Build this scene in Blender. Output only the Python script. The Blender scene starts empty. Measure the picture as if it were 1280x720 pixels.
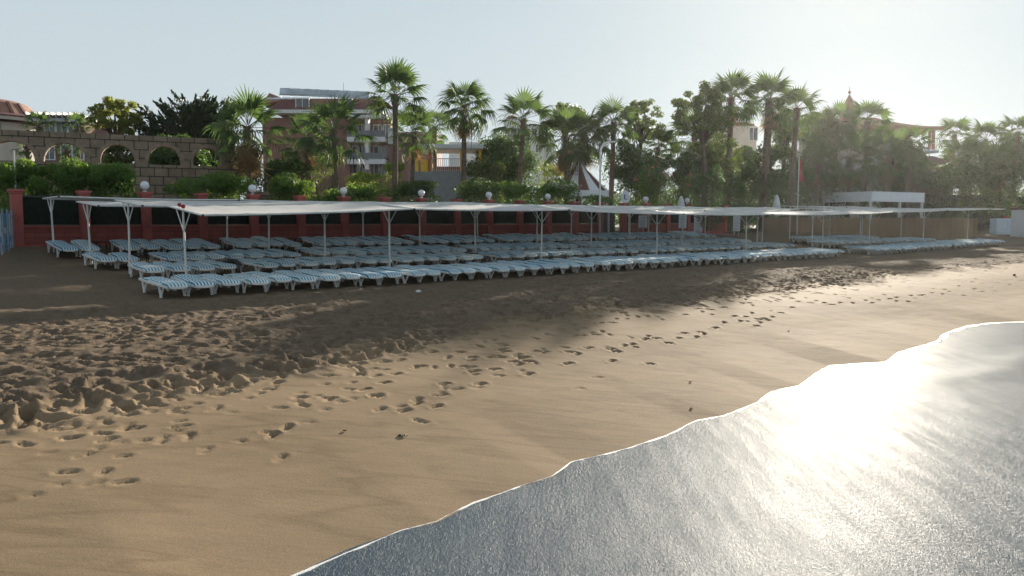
import bpy, math, random
import numpy as np
from mathutils import Vector, Matrix
R = math.radians
rng = np.random.default_rng(7)
random.seed(7)
S = bpy.context.scene
COL = S.collection

# ------------------------------------------------------------------ camera frame
CAM_Z = 3.0
PITCH = math.atan(84 / 1000)
CT, ST = 0.7516, 0.6596                      # beach frame: u along the rows, v inland
TH = math.atan2(ST, CT)
cp, sp = math.cos(PITCH), math.sin(PITCH)

def ray(px, py):
    x, up = (px - 640) / 1000, (360 - py) / 1000
    return (x, cp + up * sp, up * cp - sp)
def at_z(px, py, z):
    d = ray(px, py); k = (z - CAM_Z) / d[2]
    return (d[0] * k, d[1] * k)
def at_y(px, py, Y):
    d = ray(px, py); k = Y / d[1]
    return (d[0] * k, Y, CAM_Z + d[2] * k)
def at_v(px, py, v):
    d = ray(px, py); k = v / (-ST * d[0] + CT * d[1])
    return (d[0] * k, d[1] * k, CAM_Z + d[2] * k)
def W(u, v): return (CT * u - ST * v, ST * u + CT * v)
def UV(x, y): return (CT * x + ST * y, -ST * x + CT * y)

# ------------------------------------------------------------------ tagging
def tag(o, label=None, cat=None, group=None, kind=None):
    if label: o['label'] = label
    if cat: o['category'] = cat
    if group: o['group'] = group
    if kind: o['kind'] = kind
    return o
def empty(name, loc, rz=0.0, label=None, cat=None, group=None):
    o = bpy.data.objects.new(name, None); COL.objects.link(o)
    o.location = loc; o.rotation_euler = (0, 0, rz); o.empty_display_size = 0.2
    return tag(o, label, cat, group)
def copy_tree(o, parent=None):
    c = o.copy(); COL.objects.link(c)
    if parent is not None: c.parent = parent
    for ch in o.children: copy_tree(ch, c)
    return c
ORD = ['zeroth','first','second','third','fourth','fifth','sixth','seventh','eighth','ninth','tenth','eleventh','twelfth','thirteenth','fourteenth','fifteenth','sixteenth','seventeenth','eighteenth','nineteenth']
TENS = {2:'twent',3:'thirt',4:'fort',5:'fift',6:'sixt',7:'sevent'}
def ordinal(n):
    if n < 20: return ORD[n]
    t, r = divmod(n, 10)
    return TENS[t] + 'ieth' if r == 0 else TENS[t] + 'y-' + ORD[r]

# ------------------------------------------------------------------ mesh building
def link_mesh(name, V, F, mats, parent=None, smooth=False, midx=None):
    """V (n,3) array, F (m,4) or (m,3) int array, or list of tuples"""
    me = bpy.data.meshes.new(name)
    if isinstance(F, np.ndarray):
        k = F.shape[1]
        me.vertices.add(len(V)); me.vertices.foreach_set('co', np.asarray(V, np.float32).ravel())
        me.loops.add(F.size); me.loops.foreach_set('vertex_index', F.astype(np.int32).ravel())
        me.polygons.add(len(F)); me.polygons.foreach_set('loop_start', np.arange(0, F.size, k, dtype=np.int32))
        me.polygons.foreach_set('loop_total', np.full(len(F), k, np.int32))
    else:
        me.from_pydata([tuple(v) for v in V], [], F)
    for m in (mats if isinstance(mats, (list, tuple)) else [mats]): me.materials.append(m)
    if midx is not None: me.polygons.foreach_set('material_index', np.asarray(midx, np.int32))
    if smooth: me.polygons.foreach_set('use_smooth', np.ones(len(me.polygons), bool))
    me.update(calc_edges=True); me.validate()
    o = bpy.data.objects.new(name, me); COL.objects.link(o)
    if parent is not None: o.parent = parent
    return o

class MB:
    def __init__(s): s.V = []; s.F = []; s.M = []
    def add(s, V, F, m=0):
        b = len(s.V); s.V += [tuple(v) for v in V]; s.F += [tuple(i + b for i in f) for f in F]; s.M += [m] * len(F); return s
    def box(s, c, d, rz=0.0, m=0, taper=1.0, mat=None):
        cx, cy, cz = c; hx, hy, hz = d[0] / 2, d[1] / 2, d[2] / 2
        P = []
        for z, t in ((-hz, 1), (hz, taper)):
            for x, y in ((-hx, -hy), (hx, -hy), (hx, hy), (-hx, hy)): P.append(Vector((x * t, y * t, z)))
        if mat is None: mat = Matrix.Rotation(rz, 3, 'Z')
        P = [mat @ p + Vector(c) for p in P]
        return s.add(P, [(3, 2, 1, 0), (4, 5, 6, 7), (0, 1, 5, 4), (1, 2, 6, 5), (2, 3, 7, 6), (3, 0, 4, 7)], m)
    def beam(s, a, b, w, h, m=0):
        a, b = Vector(a), Vector(b); d = (b - a); L = d.length; d.normalize()
        up = Vector((0, 0, 1)) if abs(d.z) < 0.9 else Vector((0, 1, 0))
        sx = d.cross(up).normalized(); sz = sx.cross(d).normalized()
        M3 = Matrix((sx, d, sz)).transposed()
        return s.box((a + b) / 2, (w, L, h), mat=M3, m=m)
    def tube(s, pts, r, n=8, m=0, caps=True):
        pts = [Vector(p) for p in pts]; k = len(pts)
        if not isinstance(r, (list, tuple)): r = [r] * k
        V = []; ref = None
        for i, p in enumerate(pts):
            d = (pts[min(i + 1, k - 1)] - pts[max(i - 1, 0)]).normalized()
            if ref is None: ref = Vector((0, 0, 1)) if abs(d.z) < 0.9 else Vector((1, 0, 0))
            sx = d.cross(ref).normalized(); sy = sx.cross(d).normalized(); ref = sy
            for j in range(n):
                a = 2 * math.pi * j / n
                V.append(p + (sx * math.cos(a) + sy * math.sin(a)) * r[i])
        F = [(i * n + j, i * n + (j + 1) % n, (i + 1) * n + (j + 1) % n, (i + 1) * n + j) for i in range(k - 1) for j in range(n)]
        if caps: F += [tuple(range(n))[::-1], tuple(range((k - 1) * n, k * n))]
        return s.add(V, F, m)
    def lathe(s, prof, n=24, c=(0, 0, 0), m=0, a0=0, a1=2 * math.pi):
        full = abs(a1 - a0 - 2 * math.pi) < 1e-6
        nn = n if full else n + 1; V = []
        for r, z in prof:
            for j in range(nn):
                a = a0 + (a1 - a0) * j / n
                V.append((c[0] + r * math.cos(a), c[1] + r * math.sin(a), c[2] + z))
        F = []
        for i in range(len(prof) - 1):
            for j in range(n):
                j2 = (j + 1) % nn
                F.append((i * nn + j, i * nn + j2, (i + 1) * nn + j2, (i + 1) * nn + j))
        return s.add(V, F, m)
    def prism(s, poly, y0, y1, m=0):
        """poly in xz, extruded along y"""
        n = len(poly)
        V = [(x, y0, z) for x, z in poly] + [(x, y1, z) for x, z in poly]
        F = [tuple(range(n)), tuple(range(2 * n - 1, n - 1, -1))] + [((i + 1) % n, i, i + n, (i + 1) % n + n) for i in range(n)]
        return s.add(V, F, m)
    def build(s, name, mats, parent=None, smooth=False, bevel=0.0, auto=None):
        o = link_mesh(name, s.V, s.F, mats, parent, smooth, s.M)
        if bevel > 0:
            bm = o.modifiers.new('bevel', 'BEVEL'); bm.width = bevel; bm.segments = 2; bm.limit_method = 'ANGLE'
        if auto: 
            o.data.set_sharp_from_angle(angle=auto)
        return o

# ------------------------------------------------------------------ materials
def newmat(name):
    m = bpy.data.materials.new(name); m.use_nodes = True
    nt = m.node_tree; b = nt.nodes['Principled BSDF']; return m, nt, b
def N(nt, t, **kw):
    n = nt.nodes.new(t)
    for k, v in kw.items():
        if k.startswith('i_'): n.inputs[k[2:].replace('_', ' ')].default_value = v
        else: setattr(n, k, v)
    return n
def noise(nt, scale, detail=4, rough=0.55, vec=None):
    n = N(nt, 'ShaderNodeTexNoise'); n.inputs['Scale'].default_value = scale
    n.inputs['Detail'].default_value = detail; n.inputs['Roughness'].default_value = rough
    if vec is not None: nt.links.new(vec, n.inputs['Vector'])
    return n
def ramp(nt, fac, stops):
    r = N(nt, 'ShaderNodeValToRGB'); e = r.color_ramp.elements
    while len(e) < len(stops): e.new(0.5)
    for i, (p, c) in enumerate(stops): e[i].position = p; e[i].color = (*c, 1) if len(c) == 3 else c
    nt.links.new(fac, r.inputs['Fac']); return r
def objvec(nt, scale=(1, 1, 1)):
    t = N(nt, 'ShaderNodeTexCoord'); mp = N(nt, 'ShaderNodeMapping'); mp.inputs['Scale'].default_value = scale
    nt.links.new(t.outputs['Object'], mp.inputs['Vector']); return mp.outputs['Vector']
def bump(nt, b, h, strength, dist=0.02, prev=None):
    n = N(nt, 'ShaderNodeBump'); n.inputs['Strength'].default_value = strength; n.inputs['Distance'].default_value = dist
    nt.links.new(h, n.inputs['Height'])
    if prev is not None: nt.links.new(prev, n.inputs['Normal'])
    nt.links.new(n.outputs['Normal'], b.inputs['Normal']); return n.outputs['Normal']
def mottled(name, c, var=0.25, scale=3.0, rough=0.6, bstr=0.15, bscale=None, metal=0.0, bdist=0.01):
    m, nt, b = newmat(name); v = objvec(nt)
    n = noise(nt, scale, 6, 0.6, v)
    lo = tuple(x * (1 - var) for x in c); hi = tuple(min(1, x * (1 + var)) for x in c)
    r = ramp(nt, n.outputs['Fac'], [(0.3, lo), (0.7, hi)])
    nt.links.new(r.outputs['Color'], b.inputs['Base Color'])
    b.inputs['Roughness'].default_value = rough; b.inputs['Metallic'].default_value = metal
    if bstr: bump(nt, b, noise(nt, bscale or scale * 8, 4, 0.6, v).outputs['Fac'], bstr, bdist)
    return m
def leafmat(name, c1, c2, trans, tw=0.45, rough=0.45):
    m, nt, b = newmat(name)
    g = N(nt, 'ShaderNodeNewGeometry')
    r = ramp(nt, g.outputs['Random Per Island'], [(0.0, c1), (1.0, c2)])
    nt.links.new(r.outputs['Color'], b.inputs['Base Color']); b.inputs['Roughness'].default_value = rough
    b.inputs['Specular IOR Level'].default_value = 0.35
    t = N(nt, 'ShaderNodeBsdfTranslucent'); t.inputs['Color'].default_value = (*trans, 1)
    mx = N(nt, 'ShaderNodeMixShader'); mx.inputs[0].default_value = tw
    nt.links.new(b.outputs[0], mx.inputs[1]); nt.links.new(t.outputs[0], mx.inputs[2])
    nt.links.new(mx.outputs[0], nt.nodes['Material Output'].inputs['Surface']); return m

M = {}
M['white_plastic'] = mottled('white_plastic', (0.72, 0.72, 0.70), 0.08, 4, 0.4, 0.05)
M['white_paint'] = mottled('white_paint', (0.70, 0.69, 0.66), 0.12, 5, 0.5, 0.1)
M['rail_paint'] = mottled('rail_paint', (0.66, 0.66, 0.63), 0.15, 6, 0.45, 0.1)
M['kiosk_paint'] = mottled('kiosk_paint', (0.80, 0.84, 0.88), 0.06, 1.5, 0.5, 0.05)
M['cream'] = mottled('cream_wall', (0.62, 0.57, 0.49), 0.1, 0.6, 0.8, 0.1)
M['far_white'] = mottled('far_white_wall', (0.66, 0.66, 0.66), 0.08, 0.4, 0.8, 0.05)
M['pink_wall'] = mottled('pink_wall', (0.235, 0.112, 0.095), 0.12, 0.8, 0.85, 0.1)
M['roof_red'] = mottled('roof_red', (0.12, 0.04, 0.04), 0.25, 1.5, 0.7, 0.3)
M['roof_brown'] = mottled('roof_brown', (0.30, 0.15, 0.10), 0.25, 1.2, 0.75, 0.3)
M['timber'] = mottled('timber', (0.14, 0.10, 0.07), 0.3, 3, 0.8, 0.3)
M['dark_metal'] = mottled('dark_metal', (0.05, 0.055, 0.06), 0.2, 4, 0.5, 0.1)
M['grey_metal'] = mottled('grey_metal', (0.45, 0.46, 0.47), 0.1, 4, 0.4, 0.1, metal=0.4)
M['grey_concrete'] = mottled('grey_concrete', (0.30, 0.31, 0.32), 0.2, 2, 0.85, 0.2)
M['yellow'] = mottled('yellow_wall', (0.85, 0.50, 0.04), 0.1, 1, 0.7, 0.1)
M['black_plastic'] = mottled('black_plastic', (0.018, 0.019, 0.021), 0.2, 5, 0.45, 0.1)
M['terracotta'] = mottled('terracotta', (0.36, 0.12, 0.06), 0.2, 3, 0.7, 0.1)
M['blue_board'] = mottled('blue_board', (0.10, 0.30, 0.52), 0.2, 2, 0.5, 0.1)
M['blue_grey_board'] = mottled('blue_grey_board', (0.20, 0.28, 0.36), 0.25, 3, 0.6, 0.2)
M['pale_blue'] = mottled('pale_blue_panel', (0.55, 0.66, 0.76), 0.08, 2, 0.5, 0.05)
M['red_cloth'] = mottled('red_cloth', (0.42, 0.02, 0.03), 0.2, 5, 0.8, 0.1)
M['maroon_red'] = mottled('dark_red_cloth', (0.20, 0.025, 0.04), 0.3, 8, 0.9, 0.2)
M['maroon_cloth'] = mottled('maroon_cloth', (0.16, 0.07, 0.06), 0.15, 3, 0.85, 0.1)
M['tent_white'] = mottled('tent_white_cloth', (0.76, 0.77, 0.78), 0.06, 3, 0.8, 0.05)
M['palm_bark'] = mottled('palm_bark', (0.15, 0.105, 0.075), 0.45, 5, 0.95, 0.8, 14, bdist=0.04)
M['bark'] = mottled('bark', (0.10, 0.075, 0.055), 0.35, 6, 0.95, 0.6, 20)
M['sign_white'] = mottled('sign_white', (0.72, 0.74, 0.78), 0.05, 3, 0.4, 0.03)
M['sign_ink'] = mottled('sign_ink', (0.10, 0.12, 0.22), 0.2, 3, 0.5, 0.0)
M['ac_grey'] = mottled('appliance_grey', (0.55, 0.56, 0.56), 0.1, 4, 0.5, 0.05)
M['pink_flower'] = leafmat('pink_petals', (0.60, 0.13, 0.16), (0.75, 0.30, 0.30), (0.8, 0.3, 0.3), 0.3)
M['pale_flower'] = leafmat('pale_petals', (0.75, 0.66, 0.60), (0.8, 0.75, 0.7), (0.8, 0.7, 0.65), 0.3)
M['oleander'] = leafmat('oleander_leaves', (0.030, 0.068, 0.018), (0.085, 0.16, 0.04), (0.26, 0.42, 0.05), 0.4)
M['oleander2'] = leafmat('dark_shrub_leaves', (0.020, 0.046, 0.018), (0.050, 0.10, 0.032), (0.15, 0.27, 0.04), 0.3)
M['bright_hedge'] = leafmat('bright_hedge_leaves', (0.05, 0.10, 0.015), (0.11, 0.18, 0.03), (0.42, 0.52, 0.05), 0.4)
M['tree_leaf'] = leafmat('tree_leaves', (0.030, 0.055, 0.018), (0.075, 0.115, 0.035), (0.24, 0.32, 0.05), 0.36)
M['acacia_leaf'] = leafmat('acacia_leaves', (0.06, 0.09, 0.02), (0.13, 0.16, 0.04), (0.42, 0.44, 0.07), 0.42)
M['conifer_leaf'] = leafmat('conifer_needles', (0.014, 0.030, 0.014), (0.035, 0.062, 0.026), (0.07, 0.12, 0.03), 0.2)
M['palm_leaf'] = leafmat('palm_leaves', (0.030, 0.056, 0.022), (0.065, 0.105, 0.040), (0.16, 0.26, 0.06), 0.34, 0.65)
M['palm_dead'] = leafmat('dead_palm_leaves', (0.17, 0.115, 0.06), (0.32, 0.22, 0.12), (0.45, 0.28, 0.12), 0.35, 0.8)

def glass_mat(name, c, rough=0.08):
    m, nt, b = newmat(name); n = noise(nt, 0.8, 2, 0.5, objvec(nt))
    r = ramp(nt, n.outputs['Fac'], [(0.35, tuple(x * 0.6 for x in c)), (0.65, c)])
    nt.links.new(r.outputs['Color'], b.inputs['Base Color']); b.inputs['Roughness'].default_value = rough
    b.inputs['Specular IOR Level'].default_value = 0.8; return m
M['glass'] = glass_mat('window_glass', (0.05, 0.07, 0.09))
M['solar'] = glass_mat('solar_glass', (0.50, 0.58, 0.64), 0.15)  # pale tone: the sky's reflection is put into the base colour
def globe_mat():
    m, nt, b = newmat('lamp_globe'); b.inputs['Base Color'].default_value = (0.75, 0.77, 0.8, 1)
    b.inputs['Roughness'].default_value = 0.12; b.inputs['Subsurface Weight'].default_value = 0.3
    n = noise(nt, 6, 3, 0.5, objvec(nt)); r = ramp(nt, n.outputs['Fac'], [(0.3, (0.62, 0.65, 0.68)), (0.7, (0.78, 0.8, 0.82))])
    nt.links.new(r.outputs['Color'], b.inputs['Base Color']); return m
M['globe'] = globe_mat()

def brick_mat(name, c1, c2, mortar, bw, rh, msize, offset=0.5, dark_noise=0.3, rough=0.85, axis='xz', bs=0.5):
    m, nt, b = newmat(name); t = N(nt, 'ShaderNodeTexCoord')
    sep = N(nt, 'ShaderNodeSeparateXYZ'); cmb = N(nt, 'ShaderNodeCombineXYZ')
    nt.links.new(t.outputs['Object'], sep.inputs[0]); nt.links.new(sep.outputs['X'], cmb.inputs['X']); nt.links.new(sep.outputs['Z'], cmb.inputs['Y'])
    br = N(nt, 'ShaderNodeTexBrick'); br.offset = offset
    nt.links.new(cmb.outputs[0], br.inputs['Vector'])
    br.inputs['Color1'].default_value = (*c1, 1); br.inputs['Color2'].default_value = (*c2, 1); br.inputs['Mortar'].default_value = (*mortar, 1)
    br.inputs['Scale'].default_value = 1.0; br.inputs['Brick Width'].default_value = bw; br.inputs['Row Height'].default_value = rh
    br.inputs['Mortar Size'].default_value = msize; br.inputs['Mortar Smooth'].default_value = 0.3; br.inputs['Bias'].default_value = 0.0
    n = noise(nt, 2.2, 6, 0.65, t.outputs['Object']); r = ramp(nt, n.outputs['Fac'], [(0.3, (1 - dark_noise,) * 3), (0.75, (1.15,) * 3)])
    mx = N(nt, 'ShaderNodeMix', data_type='RGBA', blend_type='MULTIPLY'); mx.inputs[0].default_value = 1.0
    nt.links.new(br.outputs['Color'], mx.inputs[6]); nt.links.new(r.outputs['Color'], mx.inputs[7]); nt.links.new(mx.outputs[2], b.inputs['Base Color'])
    b.inputs['Roughness'].default_value = rough
    inv = N(nt, 'ShaderNodeMath', operation='SUBTRACT'); inv.inputs[0].default_value = 1.0; nt.links.new(br.outputs['Fac'], inv.inputs[1])
    p = bump(nt, b, inv.outputs[0], bs, 0.02)
    bump(nt, b, noise(nt, 30, 4, 0.6, t.outputs['Object']).outputs['Fac'], 0.25, 0.01, p)
    return m
M['red_brick'] = brick_mat('red_block_wall', (0.30, 0.075, 0.060), (0.36, 0.10, 0.08), (0.15, 0.045, 0.04), 1.05, 0.2, 0.012)
M['red_plain'] = mottled('red_pier_paint', (0.36, 0.095, 0.080), 0.18, 2.5, 0.8, 0.25, 20)
M['stone'] = brick_mat('arcade_stone', (0.245, 0.178, 0.125), (0.325, 0.245, 0.175), (0.05, 0.04, 0.033), 0.62, 0.42, 0.022, 0.37, 0.4, bs=0.9)
M['stone_plain'] = mottled('arch_stone', (0.29, 0.215, 0.155), 0.3, 3, 0.9, 0.5, 16)

def mesh_net_mat():
    m, nt, b = newmat('dark_fence_net'); n = noise(nt, 5, 4, 0.6, objvec(nt))
    r = ramp(nt, n.outputs['Fac'], [(0.3, (0.008, 0.013, 0.010)), (0.7, (0.022, 0.032, 0.024))])
    nt.links.new(r.outputs['Color'], b.inputs['Base Color']); b.inputs['Roughness'].default_value = 0.9
    b.inputs['Specular IOR Level'].default_value = 0.1; return m
M['net'] = mesh_net_mat()
def bamboo_mat():
    m, nt, b = newmat('reed_screen'); v = objvec(nt, (14, 14, 0.25))
    n = noise(nt, 1.0, 4, 0.6, v); n2 = noise(nt, 0.35, 3, 0.5, objvec(nt))
    r = ramp(nt, n.outputs['Fac'], [(0.3, (0.15, 0.095, 0.05)), (0.7, (0.30, 0.20, 0.11))])
    r2 = ramp(nt, n2.outputs['Fac'], [(0.3, (0.7, 0.7, 0.7)), (0.7, (1.1, 1.1, 1.1))])
    mx = N(nt, 'ShaderNodeMix', data_type='RGBA', blend_type='MULTIPLY'); mx.inputs[0].default_value = 1
    nt.links.new(r.outputs['Color'], mx.inputs[6]); nt.links.new(r2.outputs['Color'], mx.inputs[7]); nt.links.new(mx.outputs[2], b.inputs['Base Color'])
    b.inputs['Roughness'].default_value = 0.9; bump(nt, b, n.outputs['Fac'], 0.6, 0.02); return m
M['reed'] = bamboo_mat()
def stripe_mat(name, blue, white, seed):
    m, nt, b = newmat(name); t = N(nt, 'ShaderNodeTexCoord'); sep = N(nt, 'ShaderNodeSeparateXYZ')
    nt.links.new(t.outputs['Object'], sep.inputs[0])
    mu = N(nt, 'ShaderNodeMath', operation='MULTIPLY'); mu.inputs[1].default_value = 1 / 0.088; nt.links.new(sep.outputs['X'], mu.inputs[0])
    ad = N(nt, 'ShaderNodeMath', operation='ADD'); ad.inputs[1].default_value = 50.0 + 0.25; nt.links.new(mu.outputs[0], ad.inputs[0])
    fr = N(nt, 'ShaderNodeMath', operation='FRACT'); nt.links.new(ad.outputs[0], fr.inputs[0])
    r = ramp(nt, fr.outputs[0], [(0.0, blue), (0.50, white)]); r.color_ramp.interpolation = 'CONSTANT'
    n = noise(nt, 2.0, 4, 0.6, objvec(nt)); rr = ramp(nt, n.outputs['Fac'], [(0.3, (0.82, 0.82, 0.82)), (0.7, (1.05, 1.05, 1.05))])
    mx = N(nt, 'ShaderNodeMix', data_type='RGBA', blend_type='MULTIPLY'); mx.inputs[0].default_value = 1
    nt.links.new(r.outputs['Color'], mx.inputs[6]); nt.links.new(rr.outputs['Color'], mx.inputs[7]); nt.links.new(mx.outputs[2], b.inputs['Base Color'])
    b.inputs['Roughness'].default_value = 0.8; bump(nt, b, noise(nt, 60, 3, 0.6, objvec(nt)).outputs['Fac'], 0.2, 0.005); return m
M['stripe_a'] = stripe_mat('blue_striped_cloth', (0.075, 0.28, 0.38), (0.74, 0.81, 0.85), 1)
M['stripe_b'] = stripe_mat('faded_striped_cloth', (0.14, 0.36, 0.45), (0.80, 0.83, 0.85), 2)
M['stripe_c'] = stripe_mat('deep_blue_striped_cloth', (0.05, 0.23, 0.36), (0.64, 0.75, 0.81), 3)
def canopy_mat():
    m, nt, b = newmat('canopy_cloth'); n = noise(nt, 1.3, 5, 0.6, objvec(nt))
    r = ramp(nt, n.outputs['Fac'], [(0.3, (0.66, 0.63, 0.60)), (0.7, (0.80, 0.78, 0.75))])
    nt.links.new(r.outputs['Color'], b.inputs['Base Color']); b.inputs['Roughness'].default_value = 0.85
    t = N(nt, 'ShaderNodeBsdfTranslucent'); t.inputs['Color'].default_value = (0.75, 0.72, 0.68, 1)
    mx = N(nt, 'ShaderNodeMixShader'); mx.inputs[0].default_value = 0.3
    nt.links.new(b.outputs[0], mx.inputs[1]); nt.links.new(t.outputs[0], mx.inputs[2]); nt.links.new(mx.outputs[0], nt.nodes['Material Output'].inputs['Surface']); return m
M['canopy'] = canopy_mat()

def sand_mat():
    m, nt, b = newmat('beach_sand'); t = N(nt, 'ShaderNodeTexCoord'); v = t.outputs['Object']
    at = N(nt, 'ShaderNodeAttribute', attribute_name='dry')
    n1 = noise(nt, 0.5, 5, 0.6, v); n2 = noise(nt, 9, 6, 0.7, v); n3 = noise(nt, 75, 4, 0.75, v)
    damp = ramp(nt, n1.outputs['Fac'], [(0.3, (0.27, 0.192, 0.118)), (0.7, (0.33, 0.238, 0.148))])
    dry = ramp(nt, n2.outputs['Fac'], [(0.3, (0.130, 0.097, 0.068)), (0.7, (0.215, 0.16, 0.11))])  # trodden dry sand; part of its shade is put into this darker colour
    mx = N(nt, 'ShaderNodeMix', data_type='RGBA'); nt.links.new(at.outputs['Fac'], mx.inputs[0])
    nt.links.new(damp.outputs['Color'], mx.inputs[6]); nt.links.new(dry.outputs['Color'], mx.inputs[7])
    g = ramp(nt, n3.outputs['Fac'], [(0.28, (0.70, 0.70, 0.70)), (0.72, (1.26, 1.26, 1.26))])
    m2 = N(nt, 'ShaderNodeMix', data_type='RGBA', blend_type='MULTIPLY'); m2.inputs[0].default_value = 1
    nt.links.new(mx.outputs[2], m2.inputs[6]); nt.links.new(g.outputs['Color'], m2.inputs[7])
    mt = N(nt, 'ShaderNodeMapping'); mt.inputs['Rotation'].default_value = (0, 0, -TH); mt.inputs['Scale'].default_value = (0.16, 0.8, 1); nt.links.new(v, mt.inputs['Vector'])
    tl = noise(nt, 1.0, 3, 0.55, mt.outputs[0]); tr_ = ramp(nt, tl.outputs['Fac'], [(0.40, (1, 1, 1)), (0.425, (.80, .79, .78)), (0.44, (.97, .97, .97)), (0.53, (1, 1, 1)), (0.55, (.86, .85, .84)), (0.58, (1.03, 1.03, 1.03))])
    m3 = N(nt, 'ShaderNodeMix', data_type='RGBA', blend_type='MULTIPLY'); sb = N(nt, 'ShaderNodeMath', operation='SUBTRACT'); sb.inputs[0].default_value = 1.0; nt.links.new(at.outputs['Fac'], sb.inputs[1]); nt.links.new(sb.outputs[0], m3.inputs[0])
    nt.links.new(m2.outputs[2], m3.inputs[6]); nt.links.new(tr_.outputs['Color'], m3.inputs[7]); nt.links.new(m3.outputs[2], b.inputs['Base Color'])
    rr = N(nt, 'ShaderNodeMapRange'); rr.inputs['To Min'].default_value = 0.85; rr.inputs['To Max'].default_value = 0.95
    nt.links.new(at.outputs['Fac'], rr.inputs['Value']); nt.links.new(rr.outputs[0], b.inputs['Roughness'])
    b.inputs['Specular IOR Level'].default_value = 0.06
    # faint swash lines
    mp = N(nt, 'ShaderNodeMapping'); mp.inputs['Rotation'].default_value = (0, 0, -TH); mp.inputs['Scale'].default_value = (0.5, 3.0, 1)
    nt.links.new(v, mp.inputs['Vector']); sw = noise(nt, 1.0, 5, 0.6, mp.outputs[0])
    p = bump(nt, b, sw.outputs['Fac'], 0.25, 0.03)
    sd = N(nt, 'ShaderNodeMath', operation='MULTIPLY_ADD'); sd.inputs[1].default_value = 0.65; sd.inputs[2].default_value = 0.10
    nt.links.new(at.outputs['Fac'], sd.inputs[0])
    p = bump(nt, b, noise(nt, 22, 5, 0.7, v).outputs['Fac'], 0.2, 0.028, p)
    b2 = p.node; nt.links.new(sd.outputs[0], b2.inputs['Strength'])
    bump(nt, b, n3.outputs['Fac'], 0.35, 0.004, p)
    return m
M['sand'] = sand_mat()
def water_mat():
    m, nt, b = newmat('swash_water'); t = N(nt, 'ShaderNodeTexCoord'); v = t.outputs['Object']
    mp = N(nt, 'ShaderNodeMapping'); mp.inputs['Rotation'].default_value = (0, 0, -TH - 0.25); mp.inputs['Scale'].default_value = (1.0, 0.45, 1)
    nt.links.new(v, mp.inputs['Vector']); w = mp.outputs[0]
    n0 = noise(nt, 0.7, 4, 0.6, w)
    c = ramp(nt, n0.outputs['Fac'], [(0.3, (0.022, 0.046, 0.070)), (0.7, (0.045, 0.075, 0.100))])
    nt.links.new(c.outputs['Color'], b.inputs['Base Color'])
    nt.nodes.remove(b); df = N(nt, 'ShaderNodeBsdfDiffuse'); nt.links.new(c.outputs['Color'], df.inputs['Color'])
    g1 = N(nt, 'ShaderNodeBsdfGlossy'); g1.inputs['Roughness'].default_value = 0.6; g2 = N(nt, 'ShaderNodeBsdfGlossy'); g2.inputs['Roughness'].default_value = 0.16
    lw = N(nt, 'ShaderNodeLayerWeight'); lw.inputs['Blend'].default_value = 0.25
    m1 = N(nt, 'ShaderNodeMixShader'); m1.inputs[0].default_value = 0.16; nt.links.new(g1.outputs[0], m1.inputs[1]); nt.links.new(g2.outputs[0], m1.inputs[2])
    fr = N(nt, 'ShaderNodeMath', operation='MULTIPLY_ADD'); fr.inputs[1].default_value = 0.052; fr.inputs[2].default_value = 0.030; nt.links.new(lw.outputs['Facing'], fr.inputs[0])
    ms = N(nt, 'ShaderNodeMapping'); ms.inputs['Rotation'].default_value = (0, 0, -TH + 0.12); ms.inputs['Scale'].default_value = (5.0, 0.6, 1); nt.links.new(v, ms.inputs['Vector'])
    st = noise(nt, 1.0, 5, 0.65, ms.outputs[0]); sr = ramp(nt, st.outputs['Fac'], [(0.32, (0.72,) * 3), (0.68, (1.25,) * 3)])
    fm = N(nt, 'ShaderNodeMath', operation='MULTIPLY'); nt.links.new(fr.outputs[0], fm.inputs[0]); nt.links.new(sr.outputs['Color'], fm.inputs[1]); fr = fm
    g3 = N(nt, 'ShaderNodeBsdfGlossy'); g3.inputs['Roughness'].default_value = 0.27; mg = N(nt, 'ShaderNodeMixShader'); mg.inputs[0].default_value = 0.5
    nt.links.new(m1.outputs[0], mg.inputs[1]); nt.links.new(g3.outputs[0], mg.inputs[2]); m1 = mg
    p3 = bump(nt, g3, noise(nt, 26, 3, 0.7, w).outputs['Fac'], 1.0, 0.018); p3 = bump(nt, g3, noise(nt, 70, 2, 0.7, w).outputs['Fac'], 1.0, 0.012, p3)
    m2 = N(nt, 'ShaderNodeMixShader'); nt.links.new(fr.outputs[0], m2.inputs[0]); nt.links.new(df.outputs[0], m2.inputs[1]); nt.links.new(m1.outputs[0], m2.inputs[2])
    nt.links.new(m2.outputs[0], nt.nodes['Material Output'].inputs['Surface'])
    p = bump(nt, g1, noise(nt, 1.6, 3, 0.5, w).outputs['Fac'], 0.18, 0.05)
    p = bump(nt, g1, noise(nt, 30, 3, 0.6, w).outputs['Fac'], 1.0, 0.0062, p)
    p = bump(nt, g1, noise(nt, 85, 2, 0.6, w).outputs['Fac'], 1.0, 0.0042, p)
    nt.links.new(p, g2.inputs['Normal'])
    return m
M['water'] = water_mat()
M['foam'] = mottled('sea_foam', (0.78, 0.77, 0.74), 0.15, 20, 0.6, 0.6, 60, bdist=0.02)
M['soil'] = mottled('garden_soil', (0.06, 0.055, 0.035), 0.4, 0.7, 0.95, 0.3)

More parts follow.
